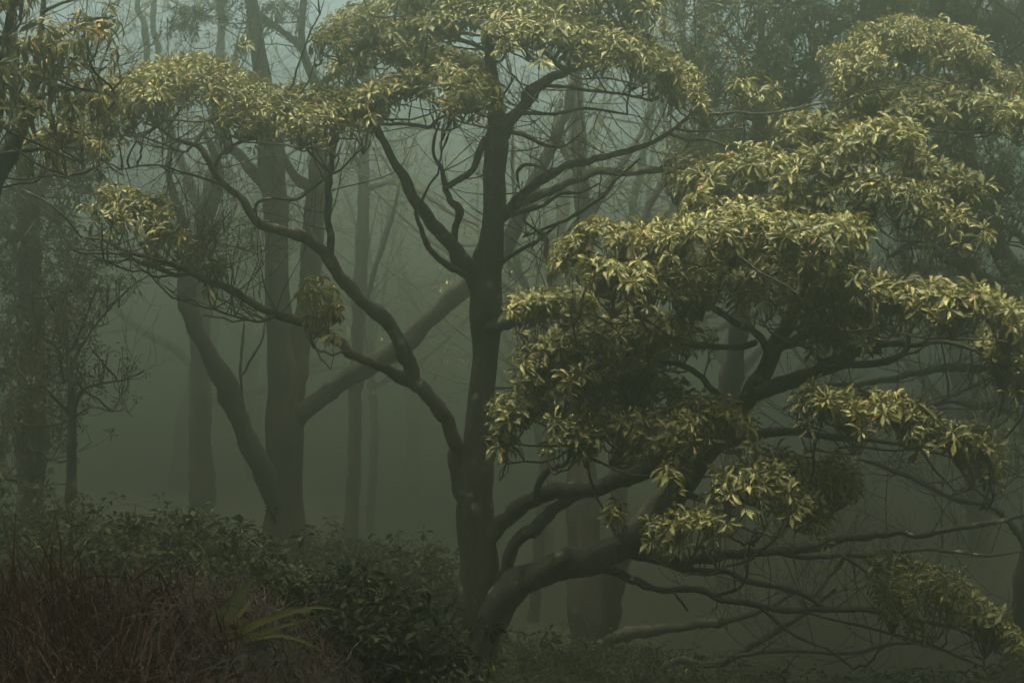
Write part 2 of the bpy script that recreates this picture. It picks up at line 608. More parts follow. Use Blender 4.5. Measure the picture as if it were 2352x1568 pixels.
    def connect(self, pos, ax, cell=0.42, drop=0.22):
        """twigs from the nearest limbs to every whorl"""
        if len(pos) == 0:
            return
        B = np.vstack(self.pts)
        key = np.floor((pos + rng.uniform(0, cell, 3)) / cell).astype(int)
        _, inv = np.unique(key, axis=0, return_inverse=True)
        inv = np.asarray(inv).ravel()
        hubs, FA, FB = [], [], []
        B = B[::2]
        for c in range(inv.max() + 1):
            m = np.where(inv == c)[0]
            ctr = pos[m].mean(0) - np.array([0, 0, drop]) + rng.normal(size=3) * .05
            dist = np.linalg.norm(B - ctr, axis=1) + np.where(B[:, 2] > ctr[2], 0.5, 0)
            k = np.argmin(dist)
            a = B[k]
            if hubs:
                H = np.array(hubs)
                dh = np.linalg.norm(H - ctr, axis=1)
                j = np.argmin(dh)
                if dh[j] < 0.7 * dist[k]:
                    a = H[j]
            L = np.linalg.norm(ctr - a)
            r0 = np.clip(0.007 + 0.006 * L, .007, .016)
            p = self.twig(a, ctr, r0, 0.0065, sag=rng.uniform(.05, .2), sides=5, n=max(6, int(L / .12)), wig=.05)
            hubs.append(ctr)
            if len(p) > 8:
                hubs.append(p[len(p) // 2])
            FA.append(p[-1 - rng.integers(0, 2, len(m))])
            FB.append(pos[m] - ax[m] * .01)
        FA, FB = np.vstack(FA), np.vstack(FB)
        self.fine_twigs(FA, FB, .0052, .0034, rng.uniform(.05, .25, len(FA)), .08)

    def finish(self, leafmat=None, singlemat=None, fol_name='foliage', tmpl=LEAF_V, limit=300):
        if self.tw.n:
            self.tw.build('twigs', M_TWIG, self.root, self.base, kind='stuff')
        if self.fol.n or self.single:
            if self.single:
                P, D, U, L, W, SG = (np.concatenate(x) for x in zip(*self.single))
                # the largest in view become leaves of their own
                vis = L / np.linalg.norm(P, axis=1)
                order = np.argsort(-vis)
                a, b = order[:limit], order[limit:]
                leaves(self.fol, P[b], D[b], U[b], L[b], W[b], np.clip(rng.beta(2.2, 2.6, len(b)) * .9, 0, .95), tmpl)
                me = bpy.data.meshes.new('leaf')
                me.from_pydata([tuple(x) for x in tmpl], [], [tuple(int(k) for k in f) for f in LEAF_T])
                me.polygons.foreach_set('use_smooth', np.ones(len(LEAF_T), bool))
                me.materials.append(singlemat)
                d = unit(D); s = unit(np.cross(d, U)); nn = np.cross(s, d)
                for i in a:
                    o = bpy.data.objects.new('leaf', me)
                    COL.objects.link(o)
                    o.parent = self.root
                    q = P[i] - self.base
                    M = Matrix(((s[i, 0] * W[i], d[i, 0] * L[i], nn[i, 0] * L[i], q[0]),
                                (s[i, 1] * W[i], d[i, 1] * L[i], nn[i, 1] * L[i], q[1]),
                                (s[i, 2] * W[i], d[i, 2] * L[i], nn[i, 2] * L[i], q[2]), (0, 0, 0, 1)))
                    o.matrix_local = M
            self.fol.build(fol_name, leafmat, self.root, self.base, kind='stuff')


def base_at(x, d):
    q = V(x, 1070, d)
    return np.array([q[0], q[1], ground_z(q[0], q[1]) - 0.05])


# ------------------------------------------------------------------ the main tree
T = Tree('broadleaf_tree', 'large spreading broadleaf tree with thick dark central trunk and tiers of pale lit leaves', base_at(1095, 13.0))
T.limb([(1092, 1715, 150), (1094, 1640, 112), (1096, 1568, 98), (1100, 1440, 98), (1097, 1330, 92), (1092, 1200, 82), (1098, 1060, 72), (1104, 920, 64), (1111, 820, 60),
        (1116, 720, 61), (1116, 622, 60), (1130, 522, 54), (1134, 400, 47), (1143, 330, 46), (1142, 280, 42), (1128, 180, 28), (1120, 40, 20), (1124, -120, 12)], 13.0, 'trunk', wob=.05)
# upper part of the trunk
T.limb([(1146, 330, 30), (1160, 290, 36), (1190, 255, 30), (1250, 190, 26), (1300, 165, 20), (1370, 140, 14), (1430, 125, 9)], (13, 12.7))
T.limb([(1040, 570, 16), (1050, 520, 17), (1056, 483, 16), (1037, 458, 16), (1022, 430, 16), (1044, 420, 15), (1077, 397, 15), (1094, 367, 17), (1108, 335, 18), (1135, 300, 20)], (13, 12.8, 13))
T.limb([(1024, 436, 13), (1014, 387, 10), (997, 360, 8), (996, 325, 7), (1010, 280, 5)], (12.9, 12.6))
T.limb([(1108, 672, 44), (1082, 632, 42), (1052, 583, 33), (1024, 549, 30), (990, 517, 29), (971, 477, 28), (934, 423, 26), (907, 377, 23), (884, 330, 19), (861, 290, 15), (840, 262, 10)], (13, 12.5))
T.limb([(1090, 642, 20), (1065, 630, 17), (1024, 605, 16), (984, 565, 14), (968, 522, 11), (955, 485, 8), (962, 470, 6)], (12.9, 12.4))
# the long left limb and its two arms
T.limb([(1085, 1180, 44), (1062, 1110, 46), (1040, 1020, 38), (1024, 972, 37), (990, 929, 37), (957, 882, 38), (942, 840, 33), (934, 809, 34), (917, 775, 32), (884, 732, 31), (834, 695, 30),
        (804, 665, 29), (770, 618, 28), (750, 588, 27), (733, 570, 26), (700, 542, 24), (650, 522, 22), (600, 513, 20), (580, 493, 19), (560, 460, 18), (520, 430, 17), (493, 400, 15), (477, 367, 13),
        (460, 340, 12), (433, 330, 11), (400, 317, 9), (367, 293, 7), (333, 283, 5)], (13, 12.7, 12.4, 12.2))
T.limb([(795, 660, 20), (778, 635, 22), (765, 605, 20), (757, 540, 19), (753, 480, 18), (757, 430, 16), (765, 350, 13), (778, 300, 9)], (12.6, 12.3))
T.limb([(524, 432, 9), (500, 420, 8), (467, 410, 7), (420, 397, 6), (383, 383, 5), (333, 380, 4), (270, 392, 3)], (12.3, 11.9))
T.limb([(493, 400, 10), (500, 370, 9), (520, 345, 9), (560, 325, 8), (600, 315, 6), (640, 290, 4)], (12.3, 12.1))
T.limb([(590, 508, 9), (588, 470, 8), (620, 456, 8), (680, 457, 7), (720, 430, 6), (770, 395, 4)], (12.4, 12.0))
T.limb([(440, 335, 7), (420, 350, 5), (350, 322, 4), (280, 312, 3), (220, 330, 2.5)], (12.2, 11.9))
T.limb([(962, 890, 26), (940, 874, 30), (917, 862, 28), (884, 842, 26), (844, 829, 25), (804, 805, 24), (784, 782, 23), (733, 755, 22), (700, 742, 20), (633, 719, 19), (583, 699, 18), (533, 665, 17),
        (483, 642, 16), (427, 619, 14), (367, 595, 12), (300, 579, 10), (273, 569, 9), (233, 552, 7), (187, 542, 6), (150, 500, 5), (100, 460, 4), (40, 430, 3)], (12.8, 12.0, 11.5))
T.limb([(440, 628, 10), (400, 632, 10), (367, 618, 9), (320, 605, 8), (290, 583, 7), (230, 582, 6), (180, 579, 5), (162, 568, 4)], (12, 11.6))
T.limb([(640, 722, 7), (600, 738, 6), (560, 732, 6), (520, 722, 5), (490, 710, 5), (465, 705, 4), (440, 688, 3)], (12.2, 11.9))
# right-hand boughs low on the trunk
T.limb([(1100, 1275, 48), (1130, 1232, 44), (1167, 1195, 40), (1211, 1152, 38), (1250, 1134, 36), (1317, 1122, 36), (1384, 1116, 40), (1450, 1090, 42), (1510, 1065, 40), (1567, 1048, 36), (1640, 1022, 32), (1720, 1005, 26),
        (1800, 995, 20), (1900, 1000, 15), (2000, 1010, 12), (2110, 1030, 8), (2230, 1060, 5)], (13, 12.2, 11.3, 10.8))
T.limb([(1232, 1150, 15), (1243, 1100, 15), (1262, 1078, 14), (1300, 1060, 13), (1311, 1022, 12), (1302, 980, 10), (1296, 930, 7)], (12.6, 11.6))
T.limb([(1150, 1350, 34), (1166, 1318, 30), (1176, 1280, 27), (1200, 1235, 28), (1240, 1200, 29), (1285, 1166, 28), (1322, 1138, 27), (1356, 1118, 24)], (12.9, 12.45))
T.limb([(1105, 1450, 70), (1135, 1400, 74), (1180, 1352, 74), (1250, 1312, 62), (1330, 1287, 58), (1400, 1257, 60), (1460, 1222, 56), (1520, 1172, 50), (1580, 1115, 47), (1635, 1035, 46), (1680, 968, 44), (1722, 900, 42),
        (1768, 842, 38), (1792, 785, 34), (1822, 720, 26), (1852, 655, 18), (1866, 600, 12)], (13, 12.2, 11.4, 11.0))
T.limb([(1735, 905, 34), (1801, 880, 36), (1868, 853, 34), (1918, 825, 32), (1968, 799, 27), (2035, 788, 20), (2101, 790, 15), (2151, 786, 13), (2230, 802, 9), (2330, 860, 6)], (11.2, 10.7))
T.limb([(1850, 870, 20), (1935, 838, 18), (2001, 836, 17), (2051, 826, 16), (2078, 808, 13), (2086, 778, 10), (2098, 740, 7)], (11.1, 10.8))
T.limb([(1922, 832, 10), (1901, 829, 10), (1868, 815, 9), (1841, 779, 8), (1830, 750, 5)], (10.9, 10.7))
T.limb([(1790, 800, 20), (1830, 775, 18), (1890, 742, 16), (1940, 720, 12), (2010, 700, 8), (2090, 690, 5)], (11.1, 10.8))
T.limb([(1780, 830, 24), (1745, 770, 20), (1690, 740, 17), (1620, 700, 13), (1540, 690, 9), (1440, 672, 6)], (11.2, 10.9))
T.limb([(1690, 962, 20), (1640, 900, 18), (1590, 850, 15), (1520, 830, 11), (1430, 806, 8), (1330, 815, 5)], (11.3, 10.9))
T.limb([(1600, 1100, 20), (1560, 1040, 16), (1500, 1010, 12), (1420, 990, 9), (1330, 1020, 6)], (11.5, 11.1))
T.limb([(1560, 1130, 18), (1620, 1150, 14), (1680, 1150, 11), (1760, 1160, 8), (1830, 1178, 5)], (11.5, 10.8))
T.limb([(1430, 1262, 30), (1500, 1284, 25), (1568, 1290, 22), (1668, 1272, 22), (1785, 1265, 20), (1868, 1256, 18), (1935, 1235, 19), (2035, 1228, 16), (2068, 1222, 14), (2101, 1232, 14), (2168, 1218, 12), (2251, 1205, 11), (2370, 1180, 9)], (12.2, 11.8, 11.5))
T.limb([(1520, 1284, 14), (1568, 1302, 14), (1668, 1315, 14), (1711, 1335, 13), (1768, 1342, 13), (1818, 1352, 12), (1868, 1375, 12), (1901, 1395, 11), (2035, 1402, 10), (2110, 1424, 6)], (12.1, 11.6))
T.limb([(1790, 1266, 12), (1818, 1276, 13), (1885, 1279, 13), (2001, 1272, 12), (2035, 1262, 11), (2068, 1266, 11), (2135, 1262, 9), (2201, 1266, 8), (2268, 1276, 7), (2360, 1262, 5)], (11.9, 12.2))
T.limb([(1190, 1358, 30), (1217, 1345, 26), (1284, 1322, 22), (1351, 1312, 20), (1411, 1312, 19), (1451, 1332, 18), (1517, 1355, 15), (1568, 1353, 14), (1618, 1356, 14), (1651, 1372, 14), (1735, 1388, 14), (1801, 1402, 13),
        (1868, 1398, 12), (1968, 1398, 12), (2035, 1408, 12), (2101, 1424, 11), (2201, 1442, 9), (2300, 1500, 6)], (12.6, 11.8, 11.3))
T.limb([(1548, 1358, 8), (1568, 1388, 7), (1580, 1402, 4)], 12.0)
T.limb([(1740, 1388, 8), (1801, 1442, 7), (1851, 1472, 6), (1901, 1490, 4)], (11.8, 11.5))
T.limb([(1840, 1402, 7), (1935, 1428, 6), (2051, 1455, 6), (2135, 1478, 5), (2260, 1530, 4)], (11.7, 11.3))
T.limb([(1640, 1370, 8), (1690, 1352, 8), (1712, 1330, 7), (1718, 1290, 6), (1722, 1250, 5), (1735, 1215, 3)], (11.9, 11.4))
T.limb([(1870, 1370, 9), (1900, 1330, 9), (1925, 1300, 10), (1940, 1280, 10)], (11.7, 11.9))
T.limb([(1935, 1276, 9), (1975, 1300, 9), (2005, 1330, 7), (2040, 1350, 5)], (11.9, 11.5))
# right-hand boughs high on the trunk
T.limb([(1130, 520, 34), (1177, 480, 27), (1211, 440, 25), (1251, 410, 22), (1294, 383, 20), (1351, 370, 18), (1434, 350, 15), (1490, 330, 12), (1551, 296, 8), (1600, 250, 5)], (13, 12.4, 12.1))
T.limb([(1150, 505, 24), (1190, 470, 20), (1284, 427, 18), (1367, 397, 18), (1450, 393, 17), (1560, 390, 14), (1660, 400, 9)], (13.2, 14))
T.limb([(1150, 500, 12), (1217, 480, 11), (1250, 470, 10), (1290, 445, 8), (1334, 443, 6), (1380, 420, 4)], (12.9, 12.4))
T.limb([(1200, 545, 5), (1284, 513, 8), (1324, 493, 9), (1384, 450, 9), (1417, 413, 8), (1470, 363, 6)], (12.7, 12.3))
T.limb([(1135, 610, 12), (1150, 602, 11), (1201, 572, 10), (1247, 545, 9), (1284, 512, 7)], (13, 12.7))
T.limb([(1110, 752, 30), (1140, 750, 25), (1184, 740, 21), (1234, 730, 19), (1290, 715, 15), (1340, 700, 11), (1400, 700, 6)], (13, 12.0, 11.4))
T.limb([(1240, 728, 14), (1258, 690, 14), (1264, 622, 13), (1254, 582, 11), (1251, 542, 10), (1222, 522, 7), (1200, 500, 5)], (11.9, 12.2))
T.limb([(1263, 626, 9), (1284, 572, 10), (1307, 529, 8), (1330, 500, 6)], (12, 12.3))
T.limb([(1150, 305, 11), (1201, 310, 9), (1234, 327, 8), (1274, 340, 7), (1301, 333, 5), (1340, 300, 3)], (12.8, 12.4))
T.limb([(1250, 195, 9), (1330, 205, 8), (1420, 215, 7), (1500, 232, 5)], (12.7, 12.2))
T.limb([(1200, 260, 9), (1270, 262, 8), (1350, 250, 7), (1440, 262, 5)], (12.7, 12.2))
T.limb([(1190, 420, 6), (1190, 392, 9), (1215, 378, 9), (1265, 392, 6)], (12.7, 12.4))
T.limb([(866, 285, 8), (930, 285, 9), (985, 290, 9), (1010, 270, 7), (1060, 255, 4)], (12.5, 12.2))
T.limb([(1340, 590, 6), (1420, 650, 9), (1450, 700, 12), (1490, 740, 14), (1560, 780, 14), (1650, 800, 14), (1740, 790, 16)], (10.8, 11.1))
T.limb([(1300, 165, 10), (1250, 120, 9), (1180, 100, 7), (1100, 70, 5)], (12.8, 12.4))
T.limb([(1125, 120, 14), (1060, 90, 11), (980, 70, 9), (880, 66, 6)], (13, 12.5))
T.limb([(1330, 160, 10), (1400, 110, 8), (1480, 110, 6)], (12.7, 12.3))

# tiers of leaves: pads of whorls along their lit edges
K = dict(single=.10)
T.pad([(262, 205), (333, 185), (417, 197), (467, 182), (507, 203), (550, 222), (593, 237), (650, 262), (717, 272), (784, 258)], (11.9, 12.2), 78, .8, 1.0, .145, single=.06, under=0.18)
T.pad([(480, 232), (560, 255), (640, 285), (717, 305), (770, 290)], 11.8, 55, .5, .8, .14, single=.1)
T.pad([(215, 250), (300, 255), (400, 250)], 12.2, 70, .7, .7, .14)
T.pad([(784, 250), (817, 214), (894, 185), (951, 170), (997, 160), (1037, 187), (1074, 207), (1134, 230)], 12.0, 66, .8, 1.0, .15, single=.08, under=0.21)
T.pad([(1030, 262), (1055, 280)], 11.9, 40, .3, .7, .17, single=.2)
T.pad([(750, 85), (844, 58), (900, 60), (970, 45), (1070, 34), (1150, 42), (1220, 44)], 12.3, 52, .8, .9, .16, single=.05, under=0.21)
T.pad([(1134, 98), (1200, 90), (1300, 80), (1417, 88), (1490, 110), (1540, 150)], 11.9, 56, .8, 1.0, .17, single=.07, under=0.24)
T.pad([(960, 12), (1100, -4), (1300, 8), (1480, 30)], 12.8, 50, .8, .8, .16)
T.pad([(1000, -70), (1150, -110), (1350, -80), (1500, -40)], 12.6, 60, 1.0, .6, .16)
T.pad([(700, -60), (850, -90), (980, -80)], 12.4, 60, .8, .6, .16)
T.pad([(1500, 130), (1560, 190), (1600, 260)], 12.6, 80, .7, .7, .15, under=0.30)
T.pad([(1690, 200), (1740, 205), (1800, 190)], 12.2, 50, .4, .5, .17, single=.1)
# right-hand tiers
T.pad([(1918, 175), (2000, 110), (2050, 100), (2135, 122), (2200, 138), (2268, 178), (2370, 200)], 12.5, 85, .9, 1.15, .14, single=.03, under=0.18)
T.pad([(2070, 232), (2128, 227), (2200, 232), (2250, 256), (2318, 272), (2380, 290)], 11.8, 46, .8, 1.0, .15, single=.06, under=0.24)
T.pad([(1935, 205), (1985, 205), (2045, 236)], 12.2, 45, .5, .8, .15)
T.pad([(1800, 300), (1900, 290), (1985, 280), (2085, 276)], 12.0, 46, .7, .8, .165, single=.04)
T.pad([(1795, 392), (1850, 368), (1918, 350), (2000, 326), (2080, 326)], 11.2, 44, .55, .9, .17, single=.10)
T.pad([(2080, 362), (2150, 394), (2200, 402), (2285, 424)], 11.3, 48, .5, .8, .17, single=.08)
T.pad([(1545, 392), (1650, 387), (1768, 374)], 11.8, 48, .6, .8, .175, single=.05)
T.pad([(1600, 460), (1728, 480), (1835, 455), (1935, 440), (2018, 444), (2085, 460)], 11.0, 50, .6, .9, .17, single=.10)
T.pad([(2105, 446), (2185, 482), (2270, 514)], 11.1, 42, .4, .7, .17, single=.10)
T.pad([(1284, 606), (1320, 562), (1384, 545), (1430, 552), (1462, 580)], 10.8, 62, .45, .8, .165, single=.14)
T.pad([(1345, 628), (1417, 636), (1517, 658)], 10.5, 56, .5, .8, .19, single=.22)
T.pad([(1177, 718), (1217, 700), (1284, 690), (1357, 690)], 11.2, 44, .5, 1.0, .17, single=.16)
T.pad([(1205, 852), (1260, 795), (1334, 757), (1417, 758), (1484, 758), (1570, 762)], 10.9, 58, .6, 1.0, .175, single=.14)
T.pad([(1140, 955), (1184, 926), (1250, 888), (1317, 862), (1400, 850), (1500, 860)], 11.2, 50, .6, .9, .165, single=.04, under=0.24)
T.pad([(1140, 985), (1170, 1003)], 10.8, 40, .3, .8, .16, single=.1)
T.pad([(1270, 985), (1334, 1008), (1417, 972), (1517, 985), (1575, 962)], 10.6, 72, .6, 1.0, .17, single=.14)
T.pad([(1480, 545), (1568, 540), (1635, 540), (1718, 538), (1800, 548), (1900, 546), (1955, 545)], 10.6, 62, .75, 1.2, .165, single=.12, under=0.24)
T.pad([(1560, 620), (1680, 640), (1800, 650), (1900, 640)], 11.1, 80, .9, .9, .16, under=0.42)
T.pad([(1810, 625), (1900, 636), (1955, 645)], 10.5, 46, .4, .9, .165, single=.14)
T.pad([(1460, 640), (1560, 650), (1620, 700)], 10.9, 60, .6, .8, .165, under=0.30)
T.pad([(1925, 672), (2000, 656), (2068, 686), (2150, 704), (2200, 696), (2260, 716), (2300, 745), (2370, 780)], 10.5, 60, .8, 1.1, .165, single=.10, under=0.21)
T.pad([(1870, 738), (1950, 745), (2030, 756)], 10.3, 44, .5, .9, .165, single=.14)
T.pad([(2270, 780), (2320, 820), (2380, 880)], 10.7, 70, .6, .9, .15, under=0.36)
T.pad([(1842, 914), (1885, 938), (1935, 952), (2018, 940), (2085, 960), (2135, 985), (2200, 1012), (2245, 1005), (2290, 1070)], 10.4, 58, .6, 1.05, .165, single=.12, under=0.24)
T.pad([(1575, 985), (1658, 945), (1735, 985)], 10.5, 56, .5, .8, .18, single=.16)
T.pad([(1645, 1126), (1718, 1110), (1800, 1128), (1850, 1158), (1888, 1188)], 10.0, 80, .45, 1.0, .17, single=.25)
T.pad([(1484, 1250), (1550, 1210), (1640, 1212)], 10.1, 62, .4, .9, .165, single=.22)
T.pad([(1400, 1176), (1425, 1168)], 10.6, 36, .2, .7, .16, single=.2)
T.pad([(1520, 1100), (1560, 1118)], 10.5, 56, .25, .8, .17, single=.2)
T.pad([(1760, 1060), (1850, 1085), (1960, 1110)], 10.9, 60, .6, .8, .16, under=0.42)
T.pad([(1340, 860), (1480, 900), (1600, 930)], 11.2, 70, .6, .8, .155, under=0.36)
T.pad([(2010, 1348), (2068, 1380), (2168, 1340), (2235, 1384), (2285, 1442), (2370, 1530)], 11.0, 76, .6, .9, .15, under=0.30, single=.03)
T.pad([(2040, 1300), (2110, 1320), (2160, 1350)], 11.4, 60, .5, .6, .15)
# smaller tufts on the left arms
T.pad([(235, 480), (290, 470), (350, 500), (405, 520)], 11.6, 66, .5, .7, .16, under=0.30, single=.05)
T.pad([(330, 560), (400, 540), (430, 570)], 11.7, 50, .4, .5, .16)
T.pad([(690, 680), (740, 668), (785, 720)], 11.8, 66, .35, .7, .18, tb=.05, droop=(-70, -5), single=.12)
T.pad([(462, 612), (500, 600)], 11.8, 34, .25, .5, .17, droop=(-55, 10), single=.1)
T.pad([(120, 290), (200, 300), (250, 330)], 12.2, 70, .6, .5, .15)
T.pad([(560, 120), (590, 130)], 13.4, 30, .2, .3, .14)
# far side of the crown, added behind the front tiers to shade the mist
for pts, d, th, wd in [([(300, 200), (480, 170), (650, 230), (800, 215)], 14.2, 60, 1.3), ([(800, 150), (950, 130), (1120, 150)], 14.4, 60, 1.3), ([(800, 20), (1000, 0), (1250, 20), (1450, 60)], 14.2, 60, 1.4),
                       ([(1650, 545), (1800, 540), (1900, 550)], 12.4, 60, 1.1), ([(1850, 700), (2050, 690), (2300, 720)], 12.6, 70, 1.2),
                       ([(1950, 210), (2150, 190), (2350, 240)], 14.0, 70, 1.3), ([(1250, 790), (1450, 770), (1600, 770)], 12.4, 60, 1.0)]:
    T.pad(pts, d, th * .6, wd, .5, .15, under=0.09, cell=.6)
# unseen boughs and leaves over the viewer, added to shade the near mist
T.limb([(1124, -100, 14), (1300, -500, 11), (1700, -900, 8), (2300, -1000, 5)], (13, 10.5, 8.2))
T.limb([(1124, -110, 14), (1200, -600, 11), (1500, -1300, 8), (2300, -1900, 5)], (13, 9, 5.5))
T.limb([(1124, -90, 12), (1050, -400, 9), (1000, -800, 6)], (13, 10.5, 8.4))
for pts, d, wd in [([(900, -1150), (1500, -1220), (2400, -1240), (3300, -1150)], 7.2, 1.2), ([(850, -1800), (1900, -2000), (3000, -2000), (4200, -1800)], 5.0, 1.6), ([(600, -4200), (2500, -4600), (5000, -4400)], 2.6, 1.5)]:
    T.pad(pts, d, 150, wd, .20, .56, under=.5, cell=1.4, bud=0, tmpl=FAR_V)
# bare twig sprays under the tiers and along the boughs
T.bare(70, (.25, .7), .03, 2, .006)
T.bare(34, (.3, .8), .045, 3, .006, (1400, 240, 12.4, 1.4), up=.25)
T.bare(14, (.3, .7), .045, 2, .006, (1300, 420, 12.5, 1.0), up=.5)
T.bare(22, (.25, .6), .03, 3, .006, (590, 680, 12, .7), up=.9)
T.bare(36, (.3, .9), .035, 3, .006, (420, 380, 12.1, 1.5))
T.bare(24, (.3, .9), .035, 3, .006, (150, 520, 11.6, 1.2), up=.2)
T.bare(30, (.3, .8), .03, 3, .005, (1950, 1300, 11.8, 1.4))
T.bare(20, (.3, .8), .03, 3, .006, (2150, 850, 10.8, 1.2))
T.bare(10, (.3, .7), .03, 2, .006, (1000, 300, 12.4, .9))
T.finish(M_LEAF, M_LEAF1)
# ------------------------------------------------------------------ the forked tree behind, left of the main trunk
T2 = Tree('forked_tree', 'grey hazy tree forking into two upright stems beside the main trunk', base_at(648, 20.0), bark=M_BARK2)
T2.limb([(640, 1420, 150), (645, 1330, 108), (646, 1250, 94), (650, 1130, 88), (655, 1000, 84), (655, 900, 78), (645, 800, 60), (637, 700, 54), (634, 600, 52), (634, 500, 54), (628, 420, 54), (620, 330, 46), (606, 200, 40), (590, 80, 34), (572, -40, 28), (560, -200, 18)], 20, 'trunk', wob=.03)
T2.limb([(660, 960, 60), (672, 870, 62), (690, 780, 56), (706, 690, 52), (715, 600, 50), (722, 500, 48), (732, 400, 42), (738, 300, 32), (737, 233, 26), (725, 190, 22), (703, 140, 18), (692, 80, 16), (698, 0, 14), (704, -120, 10)], (20, 20.6), 'trunk', wob=.03)
T2.limb([(735, 245, 18), (747, 190, 16), (790, 160, 13), (830, 120, 9)], (20.5, 20))
T2.limb([(703, 145, 15), (690, 104, 16), (667, 83, 16), (617, 50, 15), (567, 0, 13), (520, -60, 9)], (20.5, 21))
T2.limb([(625, 440, 32), (600, 417, 28), (550, 357, 24), (520, 327, 18), (480, 250, 12)], (20, 20.5))
T2.limb([(726, 460, 28), (700, 430, 24), (665, 385, 20), (645, 340, 16), (660, 270, 10)], (20.4, 19.8))
T2.limb([(668, 990, 44), (700, 945, 42), (750, 905, 40), (830, 860, 40), (910, 806, 42), (980, 738, 42), (1030, 692, 42), (1085, 650, 40), (1150, 590, 36), (1220, 440, 32), (1290, 280, 26), (1330, 150, 16)], (20, 19, 18.5))
T2.limb([(650, 1225, 40), (626, 1150, 44), (602, 1095, 46), (575, 1020, 44), (545, 940, 48), (505, 860, 50), (470, 805, 44), (440, 740, 42), (428, 690, 42), (432, 640, 42), (445, 580, 40), (468, 520, 34), (492, 450, 28), (500, 380, 20), (470, 300, 12)], (20, 18.6, 19.2))
T2.limb([(560, 940, 8), (552, 860, 8), (556, 800, 7), (560, 740, 4)], (18.8, 18.5))
T2.limb([(550, 870, 6), (580, 820, 6), (602, 780, 6), (608, 740, 4)], (18.7, 18.4))
T2.limb([(440, 660, 8), (415, 660, 7), (395, 672, 4)], (18.6, 18.3))
T2.limb([(440, 590, 26), (410, 480, 20), (385, 400, 14), (390, 330, 8)], (19, 19.6))
for k, (x, y, d, r) in enumerate([(640, 120, 20.5, 2.2), (740, 150, 20.3, 1.6), (500, 350, 20, 1.4), (1250, 250, 18.7, 1.6), (950, 770, 19, 1.2)]):
    T2.bare(9 if k < 4 else 6, (.5, 1.3), .10, 3, .009, (x, y, d, r), up=.5)
T2.pad([(470, 540), (520, 520), (600, 535)], 18.8, 60, .7, .30, .15, cell=.6, tmpl=FAR_V)
T2.pad([(560, 130), (620, 60), (700, 30)], 20.5, 60, 1.0, .3, .15, cell=.7, tmpl=FAR_V)
T2.pad([(400, 60), (520, 20), (600, -30)], 20.8, 80, 1.2, .3, .15, cell=.7, tmpl=FAR_V)
# unseen crown above the picture, added to shade the mist on the left
T2.limb([(565, -100, 24), (480, -250, 18), (300, -360, 12), (100, -420, 7)], (20, 20))
T2.limb([(704, -100, 14), (760, -260, 11), (820, -380, 7)], (20.6, 20))
for pts, d, wd in [([(-320, -400), (0, -440), (400, -440), (800, -400)], 20, 4.0), ([(-400, -560), (100, -600), (600, -580)], 17.5, 2.5)]:
    T2.pad(pts, d, 110, wd, .14, .68, cell=1.8, bud=0, tmpl=FAR_V)
T2.finish(M_FARLEAF)


# ------------------------------------------------------------------ long-leaved tree at the upper left edge
TL = Tree('long_leaved_tree', 'tree with long narrow drooping leaves at the upper left corner', base_at(-160, 10.5), bark=M_BARK)
TL.limb([(-160, 1370, 90), (-140, 1100, 66), (-110, 800, 54), (-70, 620, 46), (-28, 470, 42), (22, 355, 38), (58, 260, 32), (80, 190, 22), (90, 100, 16), (100, 0, 11), (110, -120, 7)], (10.5, 10.2), 'trunk', wob=.04)
TL.limb([(0, 355, 10), (60, 345, 9), (130, 340, 6), (200, 310, 4)], (10.2, 10))
TL.limb([(66, 245, 12), (110, 215, 9), (170, 205, 7), (230, 212, 5), (270, 225, 3)], (10.2, 9.4))
TL.limb([(88, 130, 11), (130, 90, 9), (180, 60, 7), (230, 40, 5), (260, 45, 3)], (10.2, 9.4))
TL.limb([(96, 30, 9), (150, 5, 8), (215, -12, 5)], (10.1, 9.6))
TL.limb([(60, 255, 12), (20, 200, 8), (-30, 160, 6)], (10.2, 9.6))
TL.limb([(84, 170, 9), (50, 120, 8), (10, 80, 6), (-30, 60, 4)], (10.2, 9.8))
TL.limb([(80, 200, 8), (125, 165, 7), (180, 150, 5), (235, 160, 3)], (10.2, 9.6))
LK = dict(tmpl=LANCE_V, wr=.105, droop=(-70, 15), nl=(5, 8), L=.235, bud=.05, single=.95, cell=.5)
for pts, d, th, sp, de in [
        ([(150, 30), (200, 20), (255, 40)], 9.4, 60, .4, .35), ([(60, 60), (130, 40), (180, 60)], 9.7, 80, .6, .3), ([(0, 20), (50, 0), (120, -10)], 9.8, 70, .6, .3),
        ([(180, 105), (240, 100), (265, 125)], 9.4, 60, .4, .3), ([(20, 130), (90, 120), (160, 120)], 9.8, 80, .6, .35), ([(0, 200), (70, 190), (150, 190), (230, 210)], 9.8, 80, .7, .4),
        ([(200, 200), (250, 210), (285, 228)], 9.5, 50, .35, .4), ([(10, 270), (100, 270), (190, 265)], 10.3, 80, .6, .35), ([(60, 340), (150, 330), (240, 330)], 10.8, 80, .6, .25)]:
    TL.pad(pts, d, th, sp, de * .62, under=.4, **LK)
